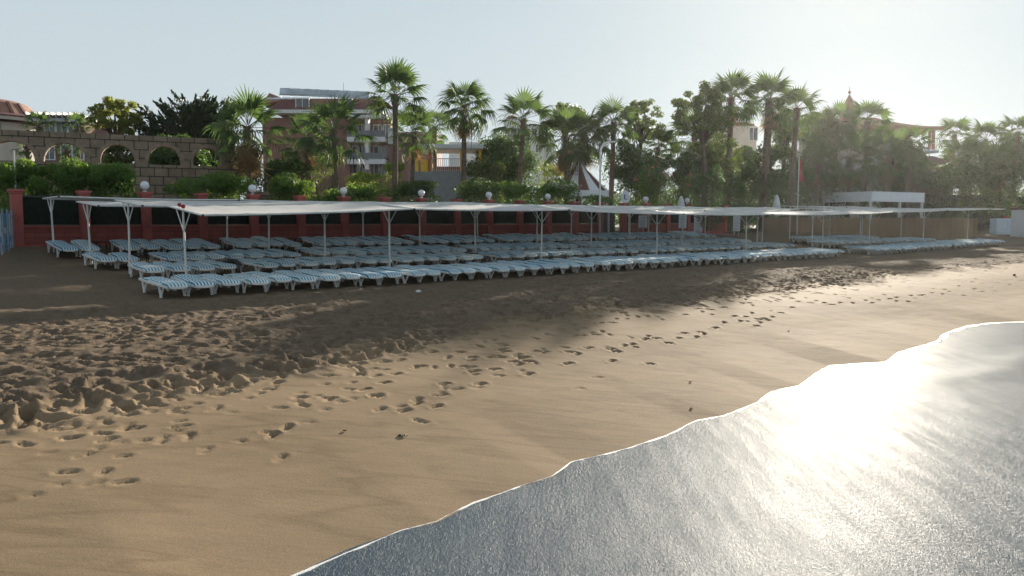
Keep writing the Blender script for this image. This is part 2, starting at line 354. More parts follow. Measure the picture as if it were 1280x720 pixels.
# ------------------------------------------------------------------ heights
def sm(a, b, x):
    t = np.clip((x - a) / (b - a), 0, 1); return t * t * (3 - 2 * t)
shore_px = [(225, 790), (290, 752), (360, 720), (430, 690), (500, 664), (545, 652), (592, 628), (640, 612), (690, 596), (715, 578), (780, 561), (830, 545), (872, 526), (905, 520), (948, 503), (965, 489), (1000, 482), (1022, 466), (1036, 457), (1062, 455), (1105, 452), (1125, 440), (1172, 427), (1183, 416), (1206, 408), (1234, 404), (1280, 402), (1330, 392), (1390, 368)]
sh = sorted([UV(*at_z(x, y, 0.0)) for x, y in shore_px])
SU = np.array([s[0] for s in sh]); SV = np.array([s[1] for s in sh])
def vw(u): return np.interp(u, SU, SV)
_ug = np.arange(-600, 1000, 0.25); _k = np.exp(-0.5 * (np.arange(-40, 41) * 0.25 / 3.2) ** 2); _k /= _k.sum()
_vs = np.convolve(np.pad(np.interp(_ug, SU, SV), 40, 'edge'), _k, 'valid')
def vws(u): return np.interp(u, _ug, _vs)
PV = [-60, 0, 1.0, 3.2, 5.0, 6.2, 7.4, 9, 13.8, 17.2, 20.5, 24.2, 27.4, 29.2, 31, 60, 2000]   # distance from the waterline
def hbase(u, v):
    u = np.asarray(u, float); v = np.asarray(v, float)
    ws = vws(u); kk = sm(-0.3, 3.6, v - ws); w = vw(u) * (1 - kk) + ws * kk; d = v - w
    swash = 0.135 * d
    wet = np.where(d < 0, np.maximum(0.135 * d, -1.5), 0.135 * np.minimum(d, 3.6) + 0.06 * np.clip(d - 3.6, 0, 3))
    up = np.interp(v, [9, 12, 14.5, 18, 21.7, 25.2, 28.7, 32.2, 34.6, 36, 40, 60, 3000], [0.40, 0.66, 0.88, 0.93, 0.96, 1.20, 1.36, 1.62, 1.98, 2.05, 2.15, 2.3, 2.3])
    k = sm(9.5, 12.5, v)
    return wet * (1 - k) + up * k
BANK_U = [-20, 0.5, 3.5, 6, 9, 12, 17, 24, 34, 50, 90]; BANK_V = [10.4, 10.6, 11.0, 11.6, 12.3, 12.9, 13.2, 13.2, 13.9, 13.6, 13.3]
def vbank(u): return np.interp(u, BANK_U, BANK_V)
def gz(u, v): return float(hbase(u, v))
def gxy(x, y): return gz(*UV(x, y))

def vnoise(x, y, seed):
    xi = np.floor(x).astype(np.int64); yi = np.floor(y).astype(np.int64); xf = x - xi; yf = y - yi
    def h(a, b):
        k = (a * 374761393 + b * 668265263 + seed * 1274126177) & 0x7fffffff
        k = ((k ^ (k >> 13)) * 1274126177) & 0x7fffffff
        return ((k ^ (k >> 16)) & 0xffff) / 65535.0
    sx = xf * xf * (3 - 2 * xf); sy = yf * yf * (3 - 2 * yf)
    a = h(xi, yi) * (1 - sx) + h(xi + 1, yi) * sx; b_ = h(xi, yi + 1) * (1 - sx) + h(xi + 1, yi + 1) * sx
    return a * (1 - sy) + b_ * sy - 0.5
def fbm(x, y, seed, o=4, g=0.5):
    s = 0; a = 1
    for i in range(o): s = s + a * vnoise(x * 2 ** i + 17.3 * i, y * 2 ** i - 9.1 * i, seed + i); a *= g
    return s

# ------------------------------------------------------------------ the sand sheet
def grow(start, end, step, g):
    out = [start]
    while out[-1] < end: step *= g; out.append(out[-1] + step)
    return out[1:]
ug = np.array([-x for x in grow(1.5, 500, 0.05, 1.13)][::-1] + list(np.arange(-1.5, 20, 0.045)) + grow(20, 60, 0.046, 1.006) + grow(60, 900, 0.3, 1.12))
vg = np.array([-x for x in grow(-5.0, 80, 0.06, 1.2)][::-1] + list(np.arange(5.0, 17.0, 0.045)) + grow(17.0, 22, 0.047, 1.012) + list(np.arange(22.2, 37, 0.15)) + grow(37, 900, 0.2, 1.15))
ug = np.unique(np.round(ug, 4)); vg = np.unique(np.round(vg, 4))
UU, VV = np.meshgrid(ug, vg, indexing='ij')
H = hbase(UU, VV)
VB = vbank(UU)
wob = 0.55 * fbm(UU * 0.55, VV * 0.3, 5, 4)
q = VV - VB + wob * 2.4                                  # distance inland of the trodden edge
trod = sm(-0.9, 1.1, q)
inland = np.interp(VV, [0, 17, 24, 34], [1, 1, 0.75, 0.5])
bankamp = np.interp(UU, [-5, 2.8, 5, 8, 14, 22, 40], [1.4, 1.4, 0.8, 0.6, 0.5, 0.75, 0.5])
H += trod * 0.05 * bankamp * np.exp(-((q - 0.9) / 1.3) ** 2)             # the berm lip
rid = np.abs(fbm(UU * 2.6 + 0.8 * VV, VV * 2.4, 11, 3))
H += trod * np.exp(-((q - 0.5) / 1.2) ** 2) * bankamp * (0.12 * fbm(UU * 2.0, VV * 2.0, 13, 3, 0.45) + 0.02)
H += trod * inland * (0.065 * fbm(UU * 2.6, VV * 2.6, 21, 3, 0.5) + 0.025 * fbm(UU * 7, VV * 7, 31, 2))
H += 0.010 * fbm(UU * 0.4, VV * 0.8, 41, 3) + 0.006 * fbm(UU * 1.5, VV * 4, 43, 3) * sm(0.2, 1.0, VV - vw(UU))
def stamp(u, v, ang, L, Wd, dep, rim=0.2):
    r = L * 1.6
    i0, i1 = np.searchsorted(ug, [u - r, u + r]); j0, j1 = np.searchsorted(vg, [v - r, v + r])
    if i1 - i0 < 2 or j1 - j0 < 2: return
    a = UU[i0:i1, j0:j1] - u; b = VV[i0:i1, j0:j1] - v
    x = (a * math.cos(ang) + b * math.sin(ang)) / (L / 2); y = (-a * math.sin(ang) + b * math.cos(ang)) / (Wd / 2 * (1 + 0.18 * np.tanh(2 * (a * math.cos(ang) + b * math.sin(ang)) / L)))
    d = np.sqrt(x * x + y * y)
    heel = 1 - 0.5 * np.exp(-((x + .1) / 0.28) ** 2)
    H[i0:i1, j0:j1] += -dep * heel * (1 - sm(0.68, 1.06, d)) + dep * rim * np.exp(-((d - 1.3) / 0.3) ** 2)
# footprints on the smooth sand, given as (pixel x, pixel y) of single prints
def foot_at(px, py, ang=None, L=0.22, dep=0.03):
    x, y = at_z(px, py, 0.55)
    for _ in range(5): x, y = at_z(px, py, gxy(x, y))
    u, v = UV(x, y)
    stamp(u, v, ang if ang is not None else random.gauss(0.0, 0.25), L * random.uniform(0.85, 1.1), 0.105, dep * random.uniform(0.7, 1.25))
TRK = [(1277,352),(1262,357),(1248,354),(1240,361),(1228,366),(1218,362),(1205,372),(1198,357),(1186,366),(1178,371),(1165,368),(1150,377),(1138,372),(1120,384),(1112,379),(1098,378),(1082,376),(1066,380),(1050,378),(1040,381),(1030,378),(1013,378),(997,376),(990,384),(975,391),(965,397),(957,400),(950,405),(940,391),(932,396),(925,402),(917,395),(905,404),(893,411),(880,419),(870,423),(855,417),(848,424),(835,430),(820,424),(806,425),(780,433),(763,437),(735,435),(712,440),(680,440),(655,447),(632,440),(660,452),(640,452),(618,462),(592,464),(578,458),(590,447),(612,447),(560,447),(628,432),(540,440),(525,436),(505,440),(500,450),(480,452),(555,480),(550,494),(520,504),(505,513),(495,467),(470,470),(450,468),(440,478),(420,470),(405,480),(432,452),(415,462),(455,450),(384,497),(407,512),(395,495),(376,491),(350,470),(335,487),(270,508),(290,515),(225,526),(235,542),(205,547),(220,538),(200,552),(180,550),(155,570),(150,552),(300,551),(255,565),(258,560),(75,605),(60,565),(130,590),(40,620),(45,535),(120,524),(325,492),(300,470),(310,498),(280,492),(245,505),(230,510),(190,515),(160,530),(345,478),(370,502),(455,487),(470,495),(440,498),(410,500),(480,478),(660,468),(710,455),(765,452),(812,455),(545,508),(330,460),(360,455),(385,462),(600,480),(575,440),(550,430),(500,432),(470,435),(445,440),(950,400),(945,410),(960,402),(770,440),(790,431),(1120,376),(1135,385),(1155,372),(1180,362),(1215,352),(1060,372),(1090,384)]
for a in TRK:
    foot_at(*a, dep=.022 if a[0] < 450 else .055, L=.18 if a[0] < 450 else .27)
    if random.random() < 0.35 and a[0] > 330: foot_at(a[0] + random.uniform(-14, 14), a[1] + random.uniform(-5, 5), dep=0.025)
for _ in range(560):     # prints thinning out seaward of the trodden edge
    u = random.uniform(0.3, 46); v = float(vbank(u)) + .3 - abs(random.gauss(0, 1)) * np.interp(u, [0, 10, 14, 40], [0.9, 1.5, 0.6, 0.8])
    if v > float(vw(u)) + 1.2: stamp(u, v, random.gauss(0, 0.8), 0.27, 0.11, random.uniform(0.015, 0.045))
for _ in range(5200):    # trodden soft sand
    u = random.uniform(-0.5, 34) if random.random() < 0.75 else random.uniform(30, 60); v = float(vbank(u)) + 0.1 + random.random() ** 1.25 * 9.0
    stamp(u, v, random.uniform(-1.2, 1.2), random.uniform(0.26, 0.38), random.uniform(0.13, 0.2), random.uniform(0.025, 0.06), 0.3)
for _ in range(120):     # deep dug holes along the bank on the left
    u = random.uniform(0, 9) if random.random() < .75 else random.uniform(9, 30); v = float(vbank(u)) + abs(random.gauss(0.3, 0.5))
    stamp(u, v, random.uniform(-1.5, 1.5), random.uniform(0.28, 0.5), random.uniform(0.16, 0.26), random.uniform(0.05, 0.11) * float(np.interp(u, [0, 2.5, 5, 12], [1, 1, .6, .5])), 0.3)
XX = CT * UU - ST * VV; YY = ST * UU + CT * VV
nu, nv = len(ug), len(vg)
idx = np.arange(nu * nv).reshape(nu, nv)
F = np.stack([idx[:-1, :-1], idx[1:, :-1], idx[1:, 1:], idx[:-1, 1:]], -1).reshape(-1, 4)
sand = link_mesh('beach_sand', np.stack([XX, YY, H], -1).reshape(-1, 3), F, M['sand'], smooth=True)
at = sand.data.attributes.new('dry', 'FLOAT', 'POINT')  # dry trodden zone, which also takes the painted shade tone
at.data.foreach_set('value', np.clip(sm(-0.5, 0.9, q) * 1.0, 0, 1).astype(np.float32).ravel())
tag(sand, 'brown beach sand, trodden by the loungers and smooth near the water', 'sand', kind='structure')

def flat_sheet(name, pts, z, mat, label, cat, kind='structure'):
    o = link_mesh(name, [(x, y, z) for x, y in pts], [tuple(range(len(pts)))], mat); return tag(o, label, cat, kind=kind)
flat_sheet('garden_ground', [W(-300, 36.2), W(700, 36.2), W(700, 700), W(-300, 700)], 2.33, M['soil'], 'dark planted garden soil behind the red wall', 'ground')

# water: a sheet at sea level meeting the sloping sand
uw = np.array([-x for x in grow(2, 300, 0.1, 1.15)][::-1] + list(np.arange(-2, 40, 0.12)) + grow(40, 800, 0.12, 1.1))
dw = np.array(list(np.arange(-1.6, 12, 0.12)) + grow(12, 500, 0.15, 1.12))
UW, DW = np.meshgrid(uw, dw, indexing='ij'); VWt = 8.6 - DW
ZW = 0.012 * fbm(UW * 0.5, VWt * 0.35, 51, 3) * sm(0.5, 3, DW) + 0.03 * np.exp(-((DW - 3.2 - 0.14 * (UW - 20) - 0.5 * fbm(UW * .3, VWt * 0, 57, 3)) / 0.5) ** 2) * sm(14, 19, UW)
iw = np.arange(ZW.size).reshape(ZW.shape)
Fw = np.stack([iw[:-1, 1:], iw[1:, 1:], iw[1:, :-1], iw[:-1, :-1]], -1).reshape(-1, 4)
wat = link_mesh('sea_water', np.stack([CT * UW - ST * VWt, ST * UW + CT * VWt, ZW], -1).reshape(-1, 3), Fw, M['water'], smooth=True)
tag(wat, 'shallow glittering sea water washing up the sand', 'sea', kind='structure')
# foam line; its wider white on the right stands in for sun glint
uf = np.arange(-1, 40, 0.04)
vf = vw(uf) + 0.05 * fbm(uf * 0.9, uf * 0, 61, 4)
nrm = np.stack([-np.gradient(vf, uf), np.ones_like(uf)], -1); nrm /= np.linalg.norm(nrm, axis=1)[:, None]
wid = np.interp(uf, [0, 8, 14, 20, 40], [0.010, 0.014, 0.028, 0.055, 0.06]) * (1 + 1.1 * fbm(uf * 3, uf * 0 + 3, 63, 3))  # broader to the right, painting the sun's glint on the water edge
wid = np.clip(wid, 0.006, 0.3); rows = []
for k, (s, h) in enumerate(((0.9, -0.006), (0.45, 0.001), (-0.2, 0.002), (-1.0, 0.003), (-1.9, -0.004))):
    jit = 1 + 0.8 * fbm(uf * 6, uf * 0 + k, 65 + k, 2)
    uu = uf + nrm[:, 0] * s * wid * jit; vv = vf + nrm[:, 1] * s * wid * jit
    rows.append(np.stack([CT * uu - ST * vv, ST * uu + CT * vv, np.maximum(0, 0.135 * (vv - vf)) + h * (1 + 0.8 * fbm(uf * 14, uf * 0 + k * 2, 70, 2))], -1))
Vf = np.stack(rows, 1); jf = np.arange(len(uf) * 5).reshape(-1, 5)
Ff = np.stack([jf[:-1, 1:], jf[:-1, :-1], jf[1:, :-1], jf[1:, 1:]], -1).reshape(-1, 4)
tag(link_mesh('foam_line', Vf.reshape(-1, 3), Ff, M['foam'], smooth=True), 'thin white foam edge with painted sun glint where water meets sand', 'foam', kind='stuff')

# ------------------------------------------------------------------ foliage tools
def leaf_quads(C, size, aspect=2.4, up=0.0, jit=0.35, dirs=None):
    """C (n,3) leaf centres -> pointed four-sided leaves"""
    n = len(C)
    d = rng.normal(size=(n, 3)) if dirs is None else dirs + rng.normal(size=(n, 3)) * 0.35
    d[:, 2] += up; d /= np.linalg.norm(d, axis=1)[:, None] + 1e-9
    w = np.cross(d, rng.normal(size=(n, 3))); w /= np.linalg.norm(w, axis=1)[:, None] + 1e-9
    L = (size * (1 + jit * rng.normal(size=n)).clip(0.4, 2))[:, None]; B = L / aspect
    V = np.stack([C - d * L * .5, C + w * B * .5, C + d * L * .5, C - w * B * .5], 1)
    return V.reshape(-1, 3)
def leaf_obj(name, C, size, mat, parent, aspect=2.4, up=0.0, dirs=None):
    V = leaf_quads(np.asarray(C, float), size, aspect, up, dirs=dirs)
    return link_mesh(name, V, np.arange(len(V)).reshape(-1, 4), mat, parent)
def blob_points(blobs, n, shell=0.55):
    """points in overlapping ellipsoids (x,y,z,rx,ry,rz), denser at the surface"""
    B = np.array(blobs, float); wt = (B[:, 3] * B[:, 4] * B[:, 5]) ** (2 / 3); wt /= wt.sum()
    k = rng.choice(len(B), n, p=wt); d = rng.normal(size=(n, 3)); d /= np.linalg.norm(d, axis=1)[:, None]
    r = rng.random(n) ** (1 / 3); r = np.where(rng.random(n) < shell, 0.8 + 0.25 * rng.random(n), r)
    return B[k, :3] + d * r[:, None] * B[k, 3:6]

def bush(px, py, rx, rz, v=None, Y=None, mat='oleander', label='', n=5000, size=0.17, aspect=3.6, cat='bush', name='garden_bush', group=None, flowers=None, up=0.5, base=None, depth=None, lumps=9):
    x, y, z = at_v(px, py, v) if v is not None else at_y(px, py, Y)
    s = y / 1000; rx *= s; rz *= s; ry = depth or min(rx, 1.3)
    g = (2.3 if base is None else base)
    root = empty(name, (x, y, g), TH if v is not None else 0, label, cat, group)
    zc = z - g
    bl = [(0, 0, zc * 0.55, rx * 0.85, ry * 0.85, max(zc * 0.55, rz * .8))]
    for _ in range(lumps):
        a = random.uniform(-1, 1); h = random.uniform(-0.3, 0.75) * math.sqrt(max(0, 1 - a * a * 0.8)); k = random.uniform(0.28, 0.5)
        bl.append((a * rx * 0.75, random.uniform(-.6, .6) * ry, zc + h * rz * 0.8, rx * k * 0.7 + .1, ry * k, rz * k))
    P = blob_points(bl, n); P = P[P[:, 2] > 0.02]
    leaf_obj('foliage', P, size, M[mat], root, aspect, up)
    mb = MB()
    for _ in range(5):
        a = random.uniform(-.5, .5) * rx; mb.tube([(a * .4, 0, 0), (a * .8, random.uniform(-.2, .2), zc * .5), (a * 1.3, random.uniform(-.3, .3), zc)], [.05, .035, .012], 5)
    mb.build('stem', M['bark'], root)
    if flowers:
        top = P[(P[:, 2] > zc) & (P[:, 1] < 0.6)]; k = min(flowers[1], len(top))
        cl = top[rng.choice(len(top), max(1, k // 8))]
        C = np.repeat(cl, 8, 0) + rng.normal(size=(len(cl) * 8, 3)) * 0.09 + np.array([0, -0.12, 0.08])
        tag(leaf_obj('flowers', C, 0.13, M[flowers[0]], root, 1.3), kind='stuff')
    return root

def tree(px, py, rx, rz, Y, mat, label, n=5000, size=0.22, clusters=26, csize=0.34, base_px=None, cat='tree', name='garden_tree', group=None, aspect=2.2, hang=0.0, bottom=0.0):
    x, y, z = at_y(px, py, Y); s = Y / 1000; rx *= s; rz *= s; g = 2.3
    root = empty(name, (x, y, g), random.uniform(0, 6), label, cat, group); zc = z - g
    cs = []
    while len(cs) < clusters:
        p = rng.uniform(-1, 1, 3)
        r = math.sqrt((p ** 2).sum())
        if 0.35 < r < 1.0 and p[2] > -0.85: cs.append(p)
    cs = np.array(cs); CC = cs * np.array([rx, rx, rz]) * 0.82 + np.array([0, 0, zc])
    rad = csize * (rx + rz) / 2 * rng.uniform(0.6, 1.15, clusters)
    k = rng.choice(clusters, n, p=(rad ** 2) / (rad ** 2).sum())
    d = rng.normal(size=(n, 3)); d /= np.linalg.norm(d, axis=1)[:, None]
    P = CC[k] + d * (rad[k] * (rng.random(n) ** 0.45))[:, None] * np.array([1, 1, 0.75])
    if bottom: 
        nb = int(n * bottom); Q = rng.normal(size=(nb, 3)) * np.array([rx * .45, rx * .45, 0]); Q[:, 2] = rng.uniform(0.1, 1, nb) * zc; P = np.vstack([P, Q])
    leaf_obj('crown', P, size, M[mat], root, aspect, -hang)
    mb = MB(); tr = 0.016 * zc + 0.05
    h0 = max(0.4, zc - rz * 0.7)
    mb.tube([(0, 0, -0.1), (0.04 * h0, 0.02, h0 * .5), (0.0, 0.05, h0)], [tr * 1.25, tr, tr * .8], 8)
    for p in CC[:: max(1, clusters // 12)]:
        mid = (p[0] * .45, p[1] * .45, h0 + (p[2] - h0) * .45 + .1 * rz)
        mb.tube([(0, 0.05, h0 * .92), mid, tuple(p)], [tr * .55, tr * .35, tr * .1], 5)
    mb.build('trunk', M['bark'], root); return root

def fan_leaf(scale, pet, droop, nseg, spread=1.95, dead=False):
    """one fan palm leaf: petiole along +x, fan in the xy plane -> V, F"""
    V = []; F = []
    w = 0.022
    zz = lambda t: -0.10 * t * t * pet
    for t in (0, .5, 1): V += [(t * pet, -w, zz(t)), (t * pet, w, zz(t)), (t * pet, 0, zz(t) - w)]
    for i in range(2):
        for j in range(3): F.append((i * 3 + j, i * 3 + (j + 1) % 3, (i + 1) * 3 + (j + 1) % 3, (i + 1) * 3 + j))
    z0 = zz(1)
    for i in range(nseg):
        a = -spread + 2 * spread * (i + .5) / nseg; da = spread / nseg
        Rr = scale * (1 - 0.22 * abs(a) / spread) * random.uniform(0.9, 1.08); dr = droop * random.uniform(0.6, 1.5)
        b = len(V)
        for r, k in ((0.04, 1.0), (0.55, 0.95), (0.8, 0.34), (1.0, 0.05)):
            rr = Rr * r; hw = max(0.008, min(rr, Rr * .5) * da * k) if r > .5 else rr * da * k
            zc = z0 - dr * Rr * max(0, r - 0.35) ** 2 * 1.6 - 0.18 * Rr * r * (abs(a) / spread) ** 1.5 * (1 if not dead else 2.2)
            rx = rr * (1 - 0.25 * dr * max(0, r - .4))
            ca, sa = math.cos(a), math.sin(a)
            V += [(pet + rx * ca + sa * hw, rx * sa - ca * hw, zc + hw * .5), (pet + rx * ca - sa * hw, rx * sa + ca * hw, zc - hw * .5)]
        for k in range(3): F.append((b + 2 * k, b + 2 * k + 2, b + 2 * k + 3, b + 2 * k + 1))
    return np.array(V, float), F
def place_leaf(V, el, az, roll, base):
    c, s = math.cos(roll), math.sin(roll); A = V @ np.array([[1, 0, 0], [0, c, s], [0, -s, c]])
    c, s = math.cos(el), math.sin(el); A = A @ np.array([[c, 0, s], [0, 1, 0], [-s, 0, c]])
    c, s = math.cos(az), math.sin(az); A = A @ np.array([[c, s, 0], [-s, c, 0], [0, 0, 1]])
    return A + np.array(base)
def fan_crown(name, mat, root, top, r, n, els, dead=False, droop=0.6):
    Vs = []; Fs = []; b = 0
    for i in range(n):
        t = (i + .5) / n; el = els(t) + random.gauss(0, 0.09); az = i * 2.39996 + random.gauss(0, .2)
        k = random.uniform(.85, 1.1)
        V, F = fan_leaf(r * .54 * k, r * .54 * k * (0.7 + .4 * t if not dead else 0.65), droop * (0.35 + 1.1 * t) if not dead else 1.4, 18 if not dead else 11, dead=dead, spread=1.9 if not dead else 1.2)
        V = place_leaf(V, el, az, random.gauss(0, .25), (top[0] + .06 * math.cos(az), top[1] + .06 * math.sin(az), top[2] + .15 - (.35 * t if not dead else .3 + .9 * t * r * .5)))
        Vs.append(V); Fs += [tuple(q + b for q in f) for f in F]; b += len(V)
    return link_mesh(name, np.vstack(Vs), np.array(Fs), mat, root)
def palm(px, py, r, label, v=None, Y=None, base_px=None, trunk=0.17, skirt=0, n=34, group=None, droop=0.6, upright=1.25):
    x, y, z = at_v(px, py, v) if v is not None else at_y(px, py, Y)
    r = 1.1 * r * y / 1000; g = 2.3 if (v or 40) > 36 else gxy(x, y)
    bx = x if base_px is None else x + (base_px - px) * y / 1000
    root = empty('palm_tree', (bx, y, g), 0, label, 'palm', group)
    top = (x - bx, 0, z - g); mb = MB(); pts = []; rr = []
    for i in range(13):
        t = i / 12; bend = math.sin(t * math.pi) * .06
        pts.append((top[0] * t ** 1.3 + bend, .03 * math.sin(5 * t), top[2] * t)); rr.append(trunk * (1.35 if i == 0 else 1.0 - .22 * t + (.22 if t > .86 else 0)) * random.uniform(.96, 1.05))
    mb.tube(pts, rr, 10)
    for i in range(int(26 + 10 * skirt)):             # cut leaf bases near the top
        a = i * 2.4; h = top[2] - .1 - random.random() * (.9 + .4 * skirt)
        k = h / top[2]; c = (top[0] * k ** 1.3, 0, h)
        mb.beam((c[0] + .12 * math.cos(a), c[1] + .12 * math.sin(a), h), (c[0] + (trunk + .13) * math.cos(a), c[1] + (trunk + .13) * math.sin(a), h + .22), .07, .03)
    mb.build('trunk', M['palm_bark'], root, smooth=False)
    fan_crown('crown', M['palm_leaf'], root, top, r, int(n * .8), lambda t: upright - 2.0 * t ** 1.15, droop=droop)
    if skirt: fan_crown('dead_fronds', M['palm_dead'], root, top, r * (.72 + .08 * skirt), int(9 * skirt), lambda t: -1.0 - .35 * t, dead=True)
    return root

# ------------------------------------------------------------------ sun loungers
def sweep(mb, path, w, h, closed=True):
    n = len(path); b = []
    V = []; F = []
    for i, (x, y, z) in enumerate(path):
        p0 = path[(i - 1) % n] if closed or i > 0 else path[i]; p1 = path[(i + 1) % n] if closed or i < n - 1 else path[i]
        t = Vector((p1[0] - p0[0], p1[1] - p0[1], 0)).normalized(); s = Vector((t.y, -t.x, 0))
        for a, c in ((-1, -1), (1, -1), (1, 1), (-1, 1)): V.append((x + s.x * a * w / 2, y + s.y * a * w / 2, z + c * h / 2))
    for i in range(n if closed else n - 1):
        j = (i + 1) % n
        for k in range(4): F.append((i * 4 + k, i * 4 + (k + 1) % 4, j * 4 + (k + 1) % 4, j * 4 + k))
    mb.add(V, F)
def make_lounger(mat, lift, shift, sag, seed):
    rd = random.Random(seed)
    root = empty('sun_lounger', (0, 0, 0))
    path = []
    for s in (1, -1):
        pts = [(.31, .94), (.31, .5), (.315, 0), (.31, -.55), (.30, -.80), (.25, -.92), (.14, -.985), (0, -1.0)]
        seg = pts if s == 1 else [(-x, y) for x, y in pts[::-1]][1:]
        path += seg
    zf = lambda y: .315 + (-.035 * max(0, (-y - .55) / .45) ** 2) + .02 * max(0, (y - .6) / .4)
    mb = MB(); sweep(mb, [(x, y, zf(y)) for x, y in path], .045, .062)
    for y in (.3, -.45): mb.box((0, y, .29), (.58, .04, .03))
    mb.build('frame', M['white_plastic'], root, bevel=.008)
    sl = MB()
    for i in range(15):
        y = -.85 + i * .122; z = .322 + (lift * (y - .25) / .7 if y > .25 else 0)
        sl.box((0, y, z), (.57, .085, .018))
    sl.build('slat_panel', M['white_plastic'], root)
    for y0, sg in ((-.52, 1), (.62, 1)):
        for sx in (-1, 1):
            lg = MB(); x = sx * .30; f = (x * 1.05, y0 - .06, 0.0)
            lg.beam((x, y0 + .10, .30), f, .045, .06); lg.beam((x, y0 - .22, .29), f, .035, .032)
            lg.box((x * 1.05, y0 - .06, .012), (.055, .09, .024))
            if y0 < 0:
                a = [(x, y0 + .06 + .5 * t, .18 + .12 * math.sin(math.pi * (.2 + .6 * t)) * 1.0) for t in (0, .25, .5, .75, 1)]
                lg.tube(a, .016, 5)
            else:
                lg.tube([(x, y0 - .0, .12), (x, y0 - .12, .22), (x, y0 - .3, .285)], .016, 5)
            lg.build('leg', M['white_plastic'], root)
    # mattress: a padded cloth slab that bends over the foot end
    ys = np.linspace(-.97, .95, 27) + shift; xs = np.linspace(-.285, .285, 9)
    V = []; 
    def zt(y):
        z = .335 + (lift * (y - .25) / .7 if y > .25 else 0) + sag * math.sin(y * 7)
        if y < -.86 : z -= ((-.86 - y) / .13) ** 1.6 * .075
        return z
    top = []; bot = []
    for i, y in enumerate(ys):
        ee = 1 - .5 * (abs(i - 13) / 13) ** 12
        for j, x in enumerate(xs):
            e = 1 - .45 * (abs(j - 4) / 4) ** 6
            puff = .062 * e * ee + .006 * math.cos(x / .088 * 2 * math.pi) + rd.uniform(-.004, .004) - (.016 if i in (9, 18) else 0)
            wx = x + .012 * math.sin(y * 3 + seed)
            top.append((wx, y, zt(y) + puff)); bot.append((wx, y, zt(y) + .002))
    n = len(top); Vv = top + bot; Fq = []
    for i in range(26):
        for j in range(8):
            a = i * 9 + j; Fq += [(a, a + 1, a + 10, a + 9), (a + n, a + 9 + n, a + 10 + n, a + 1 + n)]
    ring = [j for j in range(9)] + [i * 9 + 8 for i in range(1, 27)] + [26 * 9 + j for j in range(7, -1, -1)] + [i * 9 for i in range(25, 0, -1)]
    for a, b in zip(ring, ring[1:] + ring[:1]): Fq.append((a, a + n, b + n, b))
    link_mesh('mattress', Vv, np.array(Fq), M[mat], root, smooth=True)
    return root
protos = [make_lounger('stripe_a', .03, 0, .004, 1), make_lounger('stripe_b', .05, .01, .006, 2), make_lounger('stripe_c', .02, -.015, .003, 3),
          make_lounger('stripe_a', .04, .015, .006, 4), make_lounger('stripe_b', .0, 0, .005, 5)]
used_proto = set()
def put_lounger(u, v, label, group):
    k = random.choices(range(5), [3, 2, 2, 2, 2])[0]
    o = protos[k] if k not in used_proto else copy_tree(protos[k]); used_proto.add(k)
    x, y = W(u, v); o.location = (x, y, gz(u, v) + .015)
    sl = (gz(u, v + .8) - gz(u, v - .8)) / 1.6
    o.rotation_euler = (math.atan(sl) * .8, random.gauss(0, .008), TH + R(1.5) + random.gauss(0, R(3.0)))
    tag(o, label, 'sun lounger', group)
tables = []
ROWS = [('front row nearest the water', 'sun loungers of the front row', 22.35, [(7.15, 43.5)], 0.0, (22, 31)),
        ('second row from the sea', 'sun loungers of the second row', 26.0, [(7.75, 44.5)], 0.0, (4, 17, 29, 40)),
        ('third row from the sea', 'sun loungers of the third row', 29.5, [(7.4, 46.0)], 0.0, (2, 9, 19, 28, 41)),
        ('last row along the wall', 'sun loungers of the last row', 33.05, [(7.0, 46.5)], 0.0, (2, 7, 11, 18, 24, 33, 44)),
        ('front row past the gap', 'sun loungers of the far right front row', 22.3, [(47.6, 72.5)], 0.045, (13,)),
        ('second row at far right', 'sun loungers of the far right second row', 26.2, [(50.5, 66)], 0.0, (9,)),
        ('back row before the reed screen', 'sun loungers of the far right back row', 29.3, [(53.5, 63.5)], 0.0, (6,))]
COLS = ['blue and white striped sun lounger', 'white framed sun lounger with striped mattress', 'striped beach lounger on white legs']
for rname, group, v, spans, slope, gaps in ROWS:
    n = 0
    for u0, u1 in spans:
        u = u0
        while u < u1:
            n += 1
            lab = f'striped sun lounger, {ordinal(n)} from the left in the {rname}'
            put_lounger(u, v + slope * (u - u0) + random.gauss(0, .09), lab, group)
            u += .735 + random.uniform(-.02, .035)
            if n in gaps:
                if v > 25 and u < 40: tables.append((u - .02, v + .5, rname, n))
                u += .62 if v > 25 else .32
def make_table():
    root = empty('side_table', (0, 0, 0)); mb = MB(); mb.box((0, 0, .37), (.44, .44, .03)); mb.build('table_top', M['black_plastic'], root, bevel=.008)
    for sx in (-1, 1):
        for sy in (-1, 1):
            l = MB(); l.beam((sx * .17, sy * .17, .36), (sx * .2, sy * .2, 0), .035, .035); l.build('leg', M['black_plastic'], root)
    return root
tproto = None
for u, v, rname, n in tables:
    if tproto is None: tproto = make_table(); o = tproto
    else: o = copy_tree(tproto)
    x, y = W(u, v); o.location = (x, y, gz(u, v) + .01); o.rotation_euler = (0, 0, TH + random.gauss(0, .1))
    tag(o, f'black side table after the {ordinal(n)} lounger of the {rname}', 'side table', 'black side tables among the loungers')

